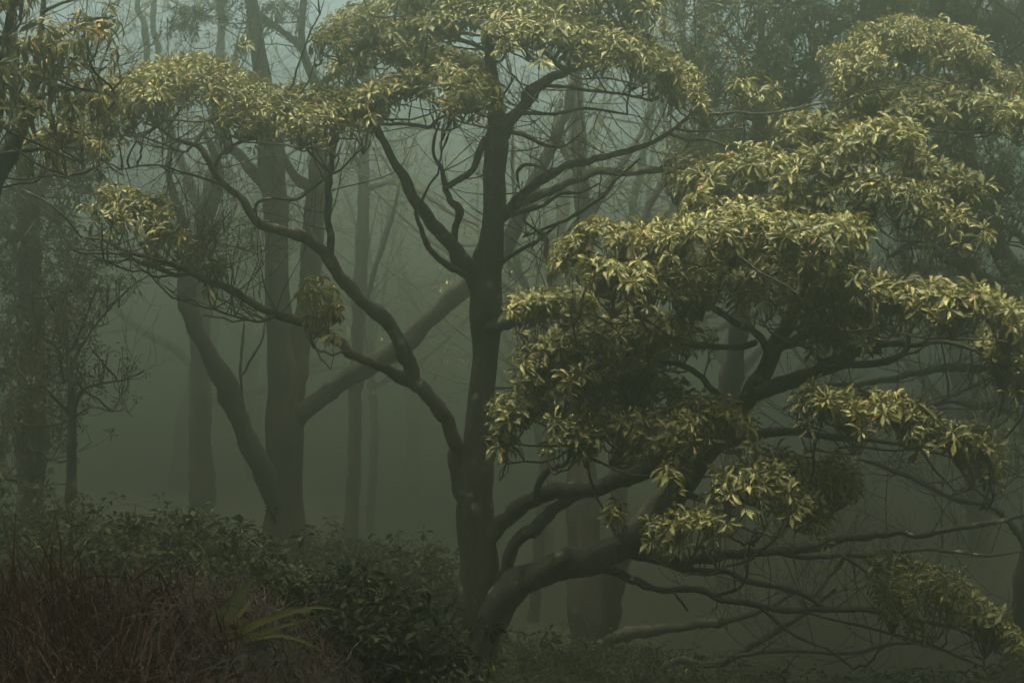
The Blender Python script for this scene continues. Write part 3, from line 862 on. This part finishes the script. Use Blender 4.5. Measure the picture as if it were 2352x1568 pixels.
# unseen boughs and tiers above the picture, added to shade the near bank
TL.limb([(-8, 300, 24), (40, -100, 20), (60, -500, 16), (120, -900, 12), (200, -1250, 7)], (10.2, 8.5, 7))
TL.limb([(0, 200, 20), (-150, -300, 16), (-400, -700, 12), (-700, -1000, 7)], (10.2, 8.5, 7))
for pts, d, th, wd, de in [([(-1400, -900), (-600, -1000), (300, -950), (1100, -900)], 6.2, 150, 1.5, 1.2), ([(-1700, -1500), (-800, -1650), (200, -1650), (1200, -1500)], 4.8, 150, 1.5, 1.2), ([(-3500, -3600), (-1500, -3900), (800, -3900), (2200, -3700)], 3.0, 200, 1.6, 1.2), ([(-1500, -560), (-800, -620), (-260, -600)], 12.0, 130, 3.0, 1.0), ([(-200, -1020), (200, -1060), (600, -1060), (1000, -1020)], 8.5, 130, 1.0, 1.2)]:
    TL.pad(pts, d, th, wd, de * .30, under=.5, **dict(LK, single=0, cell=1.5, L=.56, wr=.16, tmpl=FAR_V))
TL.bare(30, (.3, .8), .03, 3, .005)
TL.bare(20, (.3, .9), .03, 3, .005, (100, 420, 10.3, 1.0))
TL.finish(M_LONG, M_LONG1, tmpl=LANCE_V)


# ------------------------------------------------------------------ trees grown by rule, each at its own place
def grow(T, p, d, L, r, level, maxl, up=.25, wig=.12, ends=None, minr=.006):
    n = 7 if level == 0 else 6
    q = [np.array(p, float)]
    dd = unit(np.array(d, float))
    for i in range(n):
        dd = unit(dd + rng.normal(size=3) * wig + np.array([0, 0, up * .15]))
        q.append(q[-1] + dd * L / n)
    q = np.array(q)
    r1 = r * (.62 if level < maxl else .4)
    rr = np.linspace(r, r1, n + 1)
    if r > .03 and level <= 1:
        T.limb(np.hstack([q, rr[:, None]]), 0, 'trunk' if level == 0 else 'branch', world=True, sides=8, wob=.08)
    else:
        tube(T.tw, q, rr, 5 if r > .02 else 4, cap=False)
        T.pts.append(q)
        T.rad.append(rr)
    if ends is not None and level >= maxl - 1:
        ends.append((q[-1], dd))
        if level == maxl:
            ends.append((q[n // 2], dd))
    if level < maxl:
        k = rng.integers(2, 4) + (2 if level == 0 else 1)
        for j in range(k):
            i = n if j == 0 else rng.integers(2 if level else 3, n + 1)
            sd = unit(rng.normal(size=3) * np.array([1, 1, .35]))
            nd = unit(dd * (.9 if j == 0 else .55) + sd * (.35 if j == 0 else .85))
            grow(T, q[i], nd, L * rng.uniform(.5, .75), max(rr[i] * (.75 if j == 0 else .55), minr), level + 1, maxl, up, wig, ends, minr)


def wood_tree(name, label, x, d, h, r, lean=(0, 0), leaf=6, L=.10, maxl=3, group=None, mat=None, wig=.07, spread=.5, cat='tree', zoff=0.0, trunk_frac=.5):
    b = base_at(x, d)
    b[2] += zoff
    T = Tree(name, label, b, group, M_BARK2, cat)
    ends = []
    grow(T, b + np.array([0, 0, -.1]), (lean[0], lean[1], 1), h * trunk_frac, r, 0, maxl, .3, wig, ends)
    if leaf:
        e = np.array([x[0] for x in ends])
        a = np.array([x[1] for x in ends])
        e = np.repeat(e, leaf, 0) + rng.normal(size=(len(e) * leaf, 3)) * spread * np.array([1, 1, .55])
        a = np.repeat(a, leaf, 0) * .4 + np.array([0, 0, 1]) + rng.normal(size=(len(e), 3)) * .3
        T.rosettes(e, a, L * rng.uniform(.7, 1.3, len(e)), (4, 6), bud=0, wr=.2, tmpl=FAR_V)
    T.finish(mat or M_FARLEAF)
    return T


FAR = 'bare hazy trees standing deep in the mist'
TM = Tree('hazy_tree', 'slim grey trunk in mist between the forked tree and the main trunk', base_at(806, 26), FAR, M_BARK2)
TM.limb([(802, 1330, 42), (806, 1220, 34), (812, 1080, 31), (817, 900, 29), (825, 700, 28), (834, 500, 27), (836, 330, 25), (842, 120, 20), (846, -80, 12)], 26, 'trunk', wob=.03)
TM.limb([(822, 760, 13), (850, 660, 12), (880, 560, 11), (908, 470, 9), (920, 400, 6)], (26, 25.4))
TM.limb([(836, 400, 12), (800, 330, 9), (770, 280, 6)], (26, 25.4))
TM.limb([(832, 440, 14), (900, 420, 12), (960, 440, 11), (1040, 490, 9), (1100, 520, 6)], (26, 25))
TM.bare(26, (.5, 1.4), .12, 3, .009, up=.4)
TM.pad([(800, 330), (860, 300), (960, 320)], 26, 90, 1.2, .06, .15, cell=1.0, tmpl=FAR_V)
TM.finish(M_FARLEAF)
wood_tree('hazy_tree', 'thin faint trunk close beside the slim grey trunk left of the main tree', 850, 38, 14, .13, (.02, 0), 5, .12, group=FAR)
T4 = Tree('hazy_tree', 'pale trunk behind the leaning limb, parting into slender stems above the left leaf tier', base_at(462, 28), FAR, M_BARK2)
T4.limb([(464, 1240, 66), (464, 1100, 52), (462, 900, 48), (460, 740, 46), (462, 640, 44), (468, 540, 38), (480, 440, 30), (500, 340, 22), (512, 250, 19), (513, 187, 18), (507, 117, 17), (510, 50, 16), (503, 0, 15), (500, -120, 10)], (28, 27), 'trunk', wob=.03)
T4.limb([(468, 560, 28), (440, 430, 23), (400, 330, 20), (374, 240, 17), (367, 160, 16), (363, 100, 15), (353, 67, 14), (352, 0, 14), (356, -120, 9)], (27.6, 26.6))
T4.limb([(408, 350, 17), (370, 270, 17), (342, 200, 16), (338, 130, 15), (333, 67, 15), (320, 30, 14), (313, -10, 14), (300, -120, 9)], (27, 26.2))
T4.limb([(512, 240, 9), (535, 160, 8), (545, 100, 6), (560, 40, 4)], (27, 26.6))
T4.bare(28, (.6, 1.6), .2, 3, .010, up=.5)
T4.pad([(280, 60), (380, 30), (480, 50)], 27, 100, 1.6, .10, .16, cell=1.0, tmpl=FAR_V)
T4.finish(M_FARLEAF)
wood_tree('hazy_tree', 'very pale thick trunk behind the two dark slender stems', 420, 44, 14, .40, (.0, 0), 8, .14, group=FAR)
wood_tree('hazy_tree', 'very pale trunk far behind the forked tree', 590, 50, 14, .32, (.0, 0), 8, .14, group=FAR)
wood_tree('hazy_tree', 'pale upright trunk right of the main trunk behind its upper boughs', 1335, 30, 14, .28, (0.0, 0), 5, .12, group=FAR)
wood_tree('hazy_tree', 'pale leaning trunk right of the main trunk in the brightest mist', 1240, 36, 14, .22, (.06, 0), 5, .12, group=FAR)
wood_tree('hazy_tree', 'faint leaning stem behind the right-hand leaf tiers', 1420, 30, 14, .20, (.10, 0), 5, .12, group=FAR)
wood_tree('hazy_tree', 'faint thin stem close to the right side of the main trunk', 1225, 27, 11, .12, (.0, 0), 5, .10, group=FAR)
wood_tree('hazy_tree', 'faintest far trunk in the bright gap left of the main trunk', 960, 55, 14, .30, (.0, 0), 8, .15, group=FAR)
wood_tree('hazy_tree', 'faint far trunk in the mist under the right-hand bough', 1690, 32, 13, .25, (-.05, 0), 5, .12, group=FAR)
wood_tree('hazy_tree', 'faint far trunk below the lower right leaf tier', 1900, 34, 14, .26, (.04, 0), 5, .12, group=FAR)
wood_tree('hazy_tree', 'faint far trunk at the lower right edge', 2250, 30, 13, .26, (-.05, 0), 5, .12, group=FAR)

TE = Tree('evergreen_tree', 'dark misty leafy tree closing the view at the left edge behind the sapling', base_at(70, 17.5), bark=M_BARK)
TE.limb([(66, 1300, 84), (70, 1150, 66), (72, 900, 60), (70, 700, 54), (66, 520, 46), (60, 400, 38), (40, 250, 28), (30, 100, 18), (30, -60, 10)], 17.5, 'trunk', wob=.03)
for pts in ([(70, 760, 18), (130, 690, 13), (200, 640, 7)], [(68, 600, 18), (10, 540, 13), (-50, 500, 7)], [(64, 480, 16), (120, 400, 11), (190, 360, 6)], [(72, 880, 14), (0, 850, 10), (-50, 830, 6)]):
    TE.limb(pts, (17.4, 16.5))
for pts, wd, de in [([(-40, 380), (60, 350), (230, 370)], 1.2, .34), ([(-60, 500), (40, 470), (220, 500)], 1.2, .34), ([(-60, 640), (60, 620), (240, 650)], 1.2, .30), ([(-60, 790), (40, 780), (220, 800)], 1.2, .30), ([(-60, 930), (60, 920), (220, 950)], 1.2, .3)]:
    TE.pad(pts, 16.8, 130, wd, de, .17, under=.6, cell=.8, bud=0, tmpl=FAR_V)
TE.bare(30, (.4, 1.0), .06, 3, .007)
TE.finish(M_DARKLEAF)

# the stout tree behind the low boughs, right of the main trunk
T7 = Tree('stout_tree', 'stout dim trunk rising out of the dark right of the main trunk base', base_at(1345, 19.0), bark=M_BARK2)
T7.limb([(1345, 1700, 88), (1345, 1560, 74), (1347, 1400, 70), (1344, 1250, 68), (1342, 1100, 64), (1348, 950, 58), (1352, 800, 50), (1345, 600, 44), (1338, 450, 40), (1330, 320, 36), (1322, 200, 28), (1330, 50, 18), (1335, -80, 10)], (19, 20.5), 'trunk', wob=.03)
T7.limb([(1350, 1500, 34), (1400, 1470, 28), (1470, 1452, 26), (1568, 1436, 22), (1668, 1426, 18), (1745, 1405, 13), (1830, 1360, 8)], (18.8, 16.5))
T7.limb([(1355, 1590, 36), (1430, 1580, 28), (1500, 1545, 20), (1568, 1518, 17), (1628, 1528, 16), (1685, 1508, 15), (1735, 1478, 15), (1801, 1438, 13), (1851, 1408, 10), (1920, 1350, 6)], (18.6, 14.5))
T7.limb([(1690, 1508, 10), (1718, 1503, 11), (1768, 1492, 11), (1868, 1498, 10), (1968, 1498, 10), (2051, 1475, 8), (2135, 1482, 7), (2230, 1520, 4)], (15.6, 14.2))
T7.limb([(1342, 420, 22), (1300, 350, 18), (1275, 290, 14), (1290, 230, 9)], (20, 20.5))
T7.limb([(1350, 700, 26), (1420, 600, 22), (1480, 500, 18), (1540, 380, 12)], (20, 21))
T7.limb([(1348, 520, 20), (1400, 420, 16), (1460, 330, 12), (1500, 240, 8)], (20, 21))
T7.bare(14, (.5, 1.2), .06, 3, .008)
T7.bare(16, (.4, 1.0), .06, 3, .007, (1900, 1480, 14.6, 1.6))
T7.finish(M_FARLEAF)

# the tree behind on the right: limbs in the haze and a dense teal crown
TR = Tree('dense_tree', 'dense dark leafy tree in the haze behind the right-hand tiers', base_at(2240, 16.5), bark=M_BARK)
TR.limb([(2330, 1750, 110), (2360, 1500, 84), (2390, 1200, 70), (2400, 900, 64), (2360, 700, 56), (2290, 560, 44), (2240, 430, 34), (2220, 300, 26), (2210, 150, 18), (2200, 0, 12), (2190, -120, 8)], (16.5, 15.5), 'trunk', wob=.04)
TR.limb([(2400, 720, 40), (2330, 690, 38), (2260, 640, 30), (2180, 600, 18), (2100, 560, 12), (2040, 590, 7)], (16, 14.5))
TR.limb([(2390, 860, 26), (2300, 850, 20), (2200, 842, 18), (2101, 857, 16), (2035, 872, 15), (1968, 884, 13), (1900, 880, 8)], (16, 14.8))
TR.limb([(2390, 1000, 20), (2301, 936, 11), (2235, 935, 10), (2185, 921, 10), (2108, 940, 8), (2060, 960, 5)], (16, 14.2))
TR.limb([(2235, 889, 7), (2200, 902, 9), (2168, 920, 9)], (14.8, 14.6))
TR.limb([(2390, 1300, 18), (2300, 1180, 13), (2180, 1140, 12), (2080, 1090, 11), (2010, 1065, 8), (1960, 1050, 5)], (16, 14))
TR.limb([(2400, 620, 20), (2340, 540, 16), (2260, 500, 10)], (16, 15))
TR.limb([(2250, 470, 18), (2150, 380, 13), (2050, 330, 9), (1960, 320, 6)], (15.5, 14.6))
TR.limb([(2225, 330, 15), (2120, 230, 11), (2000, 190, 8), (1900, 200, 5)], (15.6, 15))
TR.limb([(2215, 200, 13), (2320, 120, 9), (2400, 60, 6)], (15.6, 15))
for pts, d, th, sp, de in [([(2040, 560), (2140, 540), (2260, 560)], 15, 120, .9, .55), ([(2100, 460), (2220, 450), (2360, 470)], 15, 120, 1, .55), ([(2080, 330), (2200, 330), (2360, 350)], 14.6, 110, 1, .6),
                           ([(1900, 250), (2000, 250), (2080, 280)], 14.6, 100, .9, .6), ([(2060, 60), (2180, 30), (2370, 40)], 15.6, 100, 1, .6), ([(2200, 620), (2300, 640), (2370, 660)], 15, 90, .8, .5),
                           ([(1880, 60), (1980, 20), (2060, 0)], 15.8, 100, 1, .5), ([(2250, 200), (2370, 210)], 15.2, 120, 1, .6), ([(2280, 860), (2370, 900)], 14.5, 110, .8, .4), ([(2250, 960), (2370, 1000)], 14.5, 90, .8, .3),
                           ([(2000, -80), (2200, -110), (2380, -80)], 15, 100, 1.3, .5), ([(1850, 30), (2050, 0), (2200, 20), (2380, 10)], 17, 120, 1.6, .4), ([(2120, 120), (2250, 90), (2380, 110)], 16.5, 130, 1.3, .4)]:
    TR.pad(pts, d, th, sp, de * 1.35, .13, under=.6, cell=.6, bud=.03, tmpl=FAR_V)
# unseen roof of leaves above the picture, added to darken the lower right
TR.limb([(2190, -80, 14), (2100, -300, 11), (1900, -450, 8), (1700, -500, 5)], (15.5, 17.5))
TR.limb([(2195, -60, 14), (2300, -300, 11), (2500, -450, 7)], (15.5, 17.5))
for pts, d, wd in [([(1560, -500), (1900, -560), (2300, -560), (2800, -500)], 18, 3.6), ([(1560, -330), (2100, -380), (2700, -360)], 22.5, 3.0), ([(1700, -620), (2200, -700), (2900, -650)], 14.2, 1.6)]:
    TR.pad(pts, d, 110, wd, .14, .68, cell=1.8, bud=0, tmpl=FAR_V)
TR.bare(40, (.4, 1.0), .05, 3, .007)
TR.bare(26, (.4, 1.0), .05, 3, .007, (2150, 1130, 15, 1.6))
TR.finish(M_FARLEAF)

# the hazy leafy tree top right of centre
TC = Tree('fine_leaved_tree', 'hazy upright tree with fine sparkling leaves at the top right of centre', base_at(1400, 20), bark=M_BARK2)
TC.limb([(1398, 1720, 70), (1398, 1560, 56), (1402, 1400, 50), (1440, 1250, 50), (1530, 1140, 50), (1620, 1020, 48), (1668, 900, 46), (1692, 790, 44), (1704, 680, 42), (1715, 560, 40), (1722, 420, 34), (1740, 320, 28), (1745, 200, 20), (1750, 60, 13), (1752, -100, 8)], (20, 18.5, 16.4), 'trunk', wob=.04)
for pts in ([(1725, 430, 18), (1670, 330, 14), (1620, 250, 9), (1580, 180, 5)], [(1740, 330, 16), (1800, 230, 11), (1850, 130, 7)], [(1746, 200, 13), (1700, 120, 9), (1650, 50, 6)], [(1750, 100, 9), (1810, 40, 7), (1850, -30, 4)],
            [(1718, 520, 18), (1660, 450, 13), (1590, 400, 9), (1520, 390, 5)], [(1722, 450, 14), (1790, 390, 10), (1850, 330, 6)]):
    TC.limb(pts, (17, 16))
for pts, d, th, sp, de in [([(1560, 60), (1640, 20), (1740, 20)], 16, 110, 1, .6), ([(1740, 60), (1820, 40), (1890, 60)], 16, 110, 1, .6), ([(1570, 170), (1660, 140), (1760, 140)], 16, 110, 1, .6), ([(1760, 160), (1840, 150), (1900, 190)], 16, 100, 1, .6),
                           ([(1600, 290), (1700, 270), (1800, 280)], 16.2, 120, 1, .6), ([(1500, 10), (1560, 0)], 16.4, 90, .8, .5), ([(1520, 330), (1600, 340), (1680, 350)], 16.4, 90, .9, .5), ([(1550, -90), (1700, -120), (1880, -90)], 16, 100, 1.3, .5)]:
    TC.pad(pts, d - .6, th, sp, de * 1.6, .125, under=.5, cell=.6, bud=.05, tb=.08, tmpl=FAR_V)
TC.bare(50, (.4, 1.0), .05, 3, .007)
TC.finish(M_FARLEAF)

# ------------------------------------------------------------------ sapling on the left
TS = Tree('sapling', 'small dark sapling with fine twigs behind the red grass on the left', base_at(163, 13.5), bark=M_BARK)
TS.limb([(160, 1400, 28), (162, 1200, 24), (165, 1050, 22), (166, 930, 20), (158, 830, 14), (150, 740, 9), (155, 660, 5)], 13.5, 'trunk', wob=.06)
for pts in ([(170, 940, 9), (190, 895, 8), (240, 880, 6), (290, 870, 5), (330, 850, 3)], [(160, 950, 10), (130, 920, 7), (100, 890, 5), (60, 880, 4)], [(148, 880, 8), (140, 840, 8), (130, 800, 6), (90, 770, 4)],
            [(160, 840, 8), (190, 790, 6), (240, 720, 5), (300, 660, 4), (345, 630, 2.5)], [(165, 800, 6), (200, 720, 5), (230, 640, 3)], [(155, 760, 6), (110, 690, 4), (90, 640, 3)], [(168, 960, 6), (210, 935, 4), (260, 945, 3)]):
    TS.limb(pts, (13.5, 13.1))
for pts, d, th, sp, de in [([(20, 770), (80, 745), (150, 750)], 10.8, 70, .5, .55), ([(100, 640), (170, 640), (260, 655)], 10.9, 60, .5, .4), ([(200, 690), (270, 670), (330, 640)], 10.9, 50, .4, .3), ([(60, 820), (140, 820), (210, 830)], 10.9, 70, .5, .5),
                           ([(210, 830), (280, 840), (335, 870)], 10.9, 60, .4, .4), ([(130, 700), (200, 740), (240, 760)], 10.9, 60, .4, .4), ([(0, 900), (50, 910), (90, 940)], 11.2, 80, .5, .5), ([(0, 1000), (60, 1010), (100, 1030)], 11.4, 80, .5, .5)]:
    TS.pad(pts, d + 2.4, th, sp, de * .9, .10, under=.5, tb=0, cell=.35, bud=0, nl=(4, 6), single=.15)
TS.bare(16, (.2, .5), .02, 2, .003, up=.8)
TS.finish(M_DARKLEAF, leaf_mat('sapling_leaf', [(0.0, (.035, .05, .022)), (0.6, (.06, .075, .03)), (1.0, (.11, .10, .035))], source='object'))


# ------------------------------------------------------------------ undergrowth
def shrub(name, label, x, ytop, d, w, hgt, nst, L=.10, group='dark shrubs of the undergrowth', mat=None, nl=(4, 7), wr=.2, dens=1.0, tmpl=LEAF_V):
    q = V(x, ytop, d)
    b = np.array([q[0], q[1], ground_z(q[0], q[1]) - .03])
    H = max(.3, q[2] - b[2])
    T = Tree(name, label, b, group, M_TWIG, 'shrub')
    pos = []
    for k in range(nst):
        a = rng.uniform(0, 6.28)
        rr = w * math.sqrt(rng.random())
        top = b + np.array([math.cos(a) * rr, math.sin(a) * rr * .8, H * (1 - .45 * (rr / w) ** 2) * rng.uniform(.6, 1.0)])
        st = b + np.array([math.cos(a) * rr * .25, math.sin(a) * rr * .25, 0])
        p = T.twig(st, top, .010, .004, sag=-.05, sides=4, n=9, wig=.15)
        T.pts.append(p); T.rad.append(np.full(len(p), .005))
        for i in range(3, 9):
            for _ in range(max(1, int(2 * dens))):
                e = p[i] + rng.normal(size=3) * np.array([.14, .14, .07])
                tube(T.tw, np.array([p[i], (p[i] + e) / 2 + [0, 0, -.02], e]), [.004, .003, .002], 3, cap=False)
                pos.append(e)
    pos = np.array(pos)
    ax = np.array([0, 0, 1.0]) + rng.normal(size=(len(pos), 3)) * .4
    T.rosettes(pos, ax, L * rng.uniform(.6, 1.25, len(pos)), nl, bud=0, wr=wr, tmpl=tmpl)
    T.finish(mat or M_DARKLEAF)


shrub('shrub', 'dark leafy shrub in front of the forked tree base', 470, 1180, 9.8, .7, 1, 50, .09)
shrub('shrub', 'dark leafy shrub between the sapling and the forked tree', 320, 1150, 10.2, .6, 1, 40, .09)
shrub('shrub', 'low dark shrub behind the strap-leaved plant', 640, 1340, 9, .6, 1, 36, .08)
shrub('shrub', 'low misty shrub left of the main trunk foot', 880, 1225, 15, 1.4, 1, 70, .12)
shrub('shrub', 'low shrub just left of the main trunk foot', 960, 1370, 14.5, .8, 1, 44, .10)
shrub('shrub', 'low dark shrub in the bottom middle before the misty shrub', 820, 1440, 11, .9, 1, 40, .09)
shrub('shrub', 'low dark shrub nearest the foot of the main trunk', 900, 1500, 10.5, .6, 1, 30, .09)
shrub('shrub', 'dim shrub under the lowest bough right of the main trunk', 1260, 1440, 17, 1.2, 1, 46, .11)
shrub('shrub', 'dim shrub below the bare boughs at the bottom right', 1520, 1460, 18, 1.3, 1, 46, .11)
shrub('shrub', 'dark shrub at the bottom right edge under the drooping tier', 2230, 1500, 12, 1.2, 1, 50, .11)
shrub('shrub', 'dark shrub at the bottom edge right of centre', 1900, 1535, 12.5, 1.0, 1, 40, .10)
shrub('shrub', 'dark shrub at the left edge under the sapling', 40, 1030, 12, 1.0, 1, 44, .09)
shrub('shrub', 'dark shrub at the left edge behind the red grass', 110, 1185, 9.8, .8, 1, 36, .09)
shrub('shrub', 'misty shrub at the foot of the slim grey trunk', 760, 1210, 19, 1.5, 1, 50, .13)


shrub('shrub', 'dim low shrub in the hollow below the loop of the low bough', 1400, 1520, 14.5, 1.3, 1, 50, .10)  # added, with the two below, to cut the mist short and darken it
shrub('shrub', 'dim low shrub in the hollow right of the stout dim trunk', 1680, 1530, 15, 1.4, 1, 50, .10)
shrub('shrub', 'dim low shrub in the hollow under the bare right-hand boughs', 2050, 1530, 15.5, 1.4, 1, 50, .10)


shrub('shrub', 'dark low shrub on the bank beside the strap-leaved plant', 700, 1440, 7.2, .5, 1, 36, .08)
shrub('shrub', 'dark low shrub at the bottom edge between the bank and the main trunk', 860, 1530, 6.6, .5, 1, 36, .08)


# red-brown grass on the near bank
def build_grass():
    n = 24000
    d = rng.uniform(3.4, 6.8, n)
    x = rng.uniform(-80, 1060, n)
    keep = rng.random(n) < np.clip(1.15 - x / 1100, .42, 1)
    d, x = d[keep], x[keep]
    n = len(d)
    X = (x - 1176) / FPX * d
    Y = d
    Z = ground_z(X, Y) - .03
    clump = .5 + .5 * np.sin(X * 3.1 + 1) * np.sin(Y * 2.7)
    h = rng.uniform(.12, .48, n) * (.45 + .55 * clump) * np.clip(1.15 - x / 1100, .5, 1.1)
    az = np.where(rng.random(n) < .6, rng.normal(size=n) * .8 + 3.6 + np.sin(X * 2 + Y), rng.uniform(0, 6.283, n))
    lean = rng.uniform(.15, 1.1, n)
    curl = rng.uniform(.2, 1.9, n)
    w = rng.uniform(.0014, .0045, n)
    m = 6
    t = np.linspace(0, 1, m)
    th = lean[:, None] + curl[:, None] * t[None]
    dx = np.cumsum(np.sin(th), 1) / m * h[:, None] * 1.3
    dz = np.cumsum(np.cos(th), 1) / m * h[:, None] * 1.3
    kink = rng.normal(size=(n, m)) * .004
    cx = X[:, None] + np.cos(az)[:, None] * dx + kink
    cyy = Y[:, None] + np.sin(az)[:, None] * dx + kink
    cz = Z[:, None] + dz
    C = np.stack([cx, cyy, cz], -1)
    side = np.stack([-np.sin(az), np.cos(az), np.zeros(n)], -1)
    side = unit(side + rng.normal(size=(n, 3)) * .4)
    wt = w[:, None] * (1 - .85 * t[None] ** 1.5)
    A = C - side[:, None] * wt[..., None]
    B = C + side[:, None] * wt[..., None]
    v = np.stack([A, B], 2).reshape(-1, 3)
    b = (np.arange(n) * m * 2)[:, None] + (np.arange(m - 1) * 2)[None]
    q = np.stack([b, b + 1, b + 3, b + 2], -1).reshape(-1, 4)
    mb = MB()
    mb.add(v, q, None, np.repeat(rng.beta(2, 2.4, n), m * 2))
    o = mb.build('grass', M_GRASS, kind='stuff')
    o['label'] = 'tangled red-brown dry grass covering the near bank'
    o['category'] = 'grass'


build_grass()


# strap-leaved plant in the grass
def strap_plant():
    q = V(445, 1520, 5.6)
    b = np.array([q[0], q[1], ground_z(q[0], q[1]) - .03])
    root = thing('strap_leaved_plant', 'clump of long yellowish strap leaves growing in the red grass', 'plant', tuple(b))
    specs = [([(448, 1490), (490, 1430), (540, 1385), (588, 1318)], 34), ([(444, 1490), (438, 1420), (442, 1340)], 20), ([(452, 1492), (520, 1460), (620, 1420), (720, 1395), (790, 1402)], 16),
             ([(455, 1495), (540, 1470), (650, 1460), (760, 1500)], 12), ([(450, 1480), (500, 1440), (560, 1400), (575, 1375)], 22), ([(450, 1496), (560, 1462), (640, 1440), (735, 1412)], 12), ([(440, 1490), (410, 1440), (380, 1420)], 14)]
    for pts, w in specs:
        P = np.stack([V(x, y, 5.6 - .25 * i / len(pts) * (1 if w < 20 else -1)) for i, (x, y) in enumerate(pts)])
        P[0] = b + rng.normal(size=3) * .03 * np.array([1, 1, 0])
        P, _ = spline(P, np.zeros(len(P)), .03)
        n = len(P)
        t = np.linspace(0, 1, n)
        hw = w / FPX * 5.6 * .5 * np.clip(1.25 * (1 - t ** 2.2), .02, 1) * (.55 + .45 * np.minimum(1, t * 4))
        tg = unit(np.gradient(P, axis=0))
        s = unit(np.cross(tg, np.array([.25, -1, .35])))
        nn = np.cross(s, tg)
        v = np.stack([P - s * hw[:, None] + nn * hw[:, None] * .45, P, P + s * hw[:, None] + nn * hw[:, None] * .45], 1).reshape(-1, 3)
        i = np.arange(n - 1) * 3
        q = np.vstack([np.stack([i, i + 1, i + 4, i + 3], 1), np.stack([i + 1, i + 2, i + 5, i + 4], 1)])
        mb = MB()
        mb.add(v, q)
        mb.build('leaf', M_STRAP, root, b)


strap_plant()
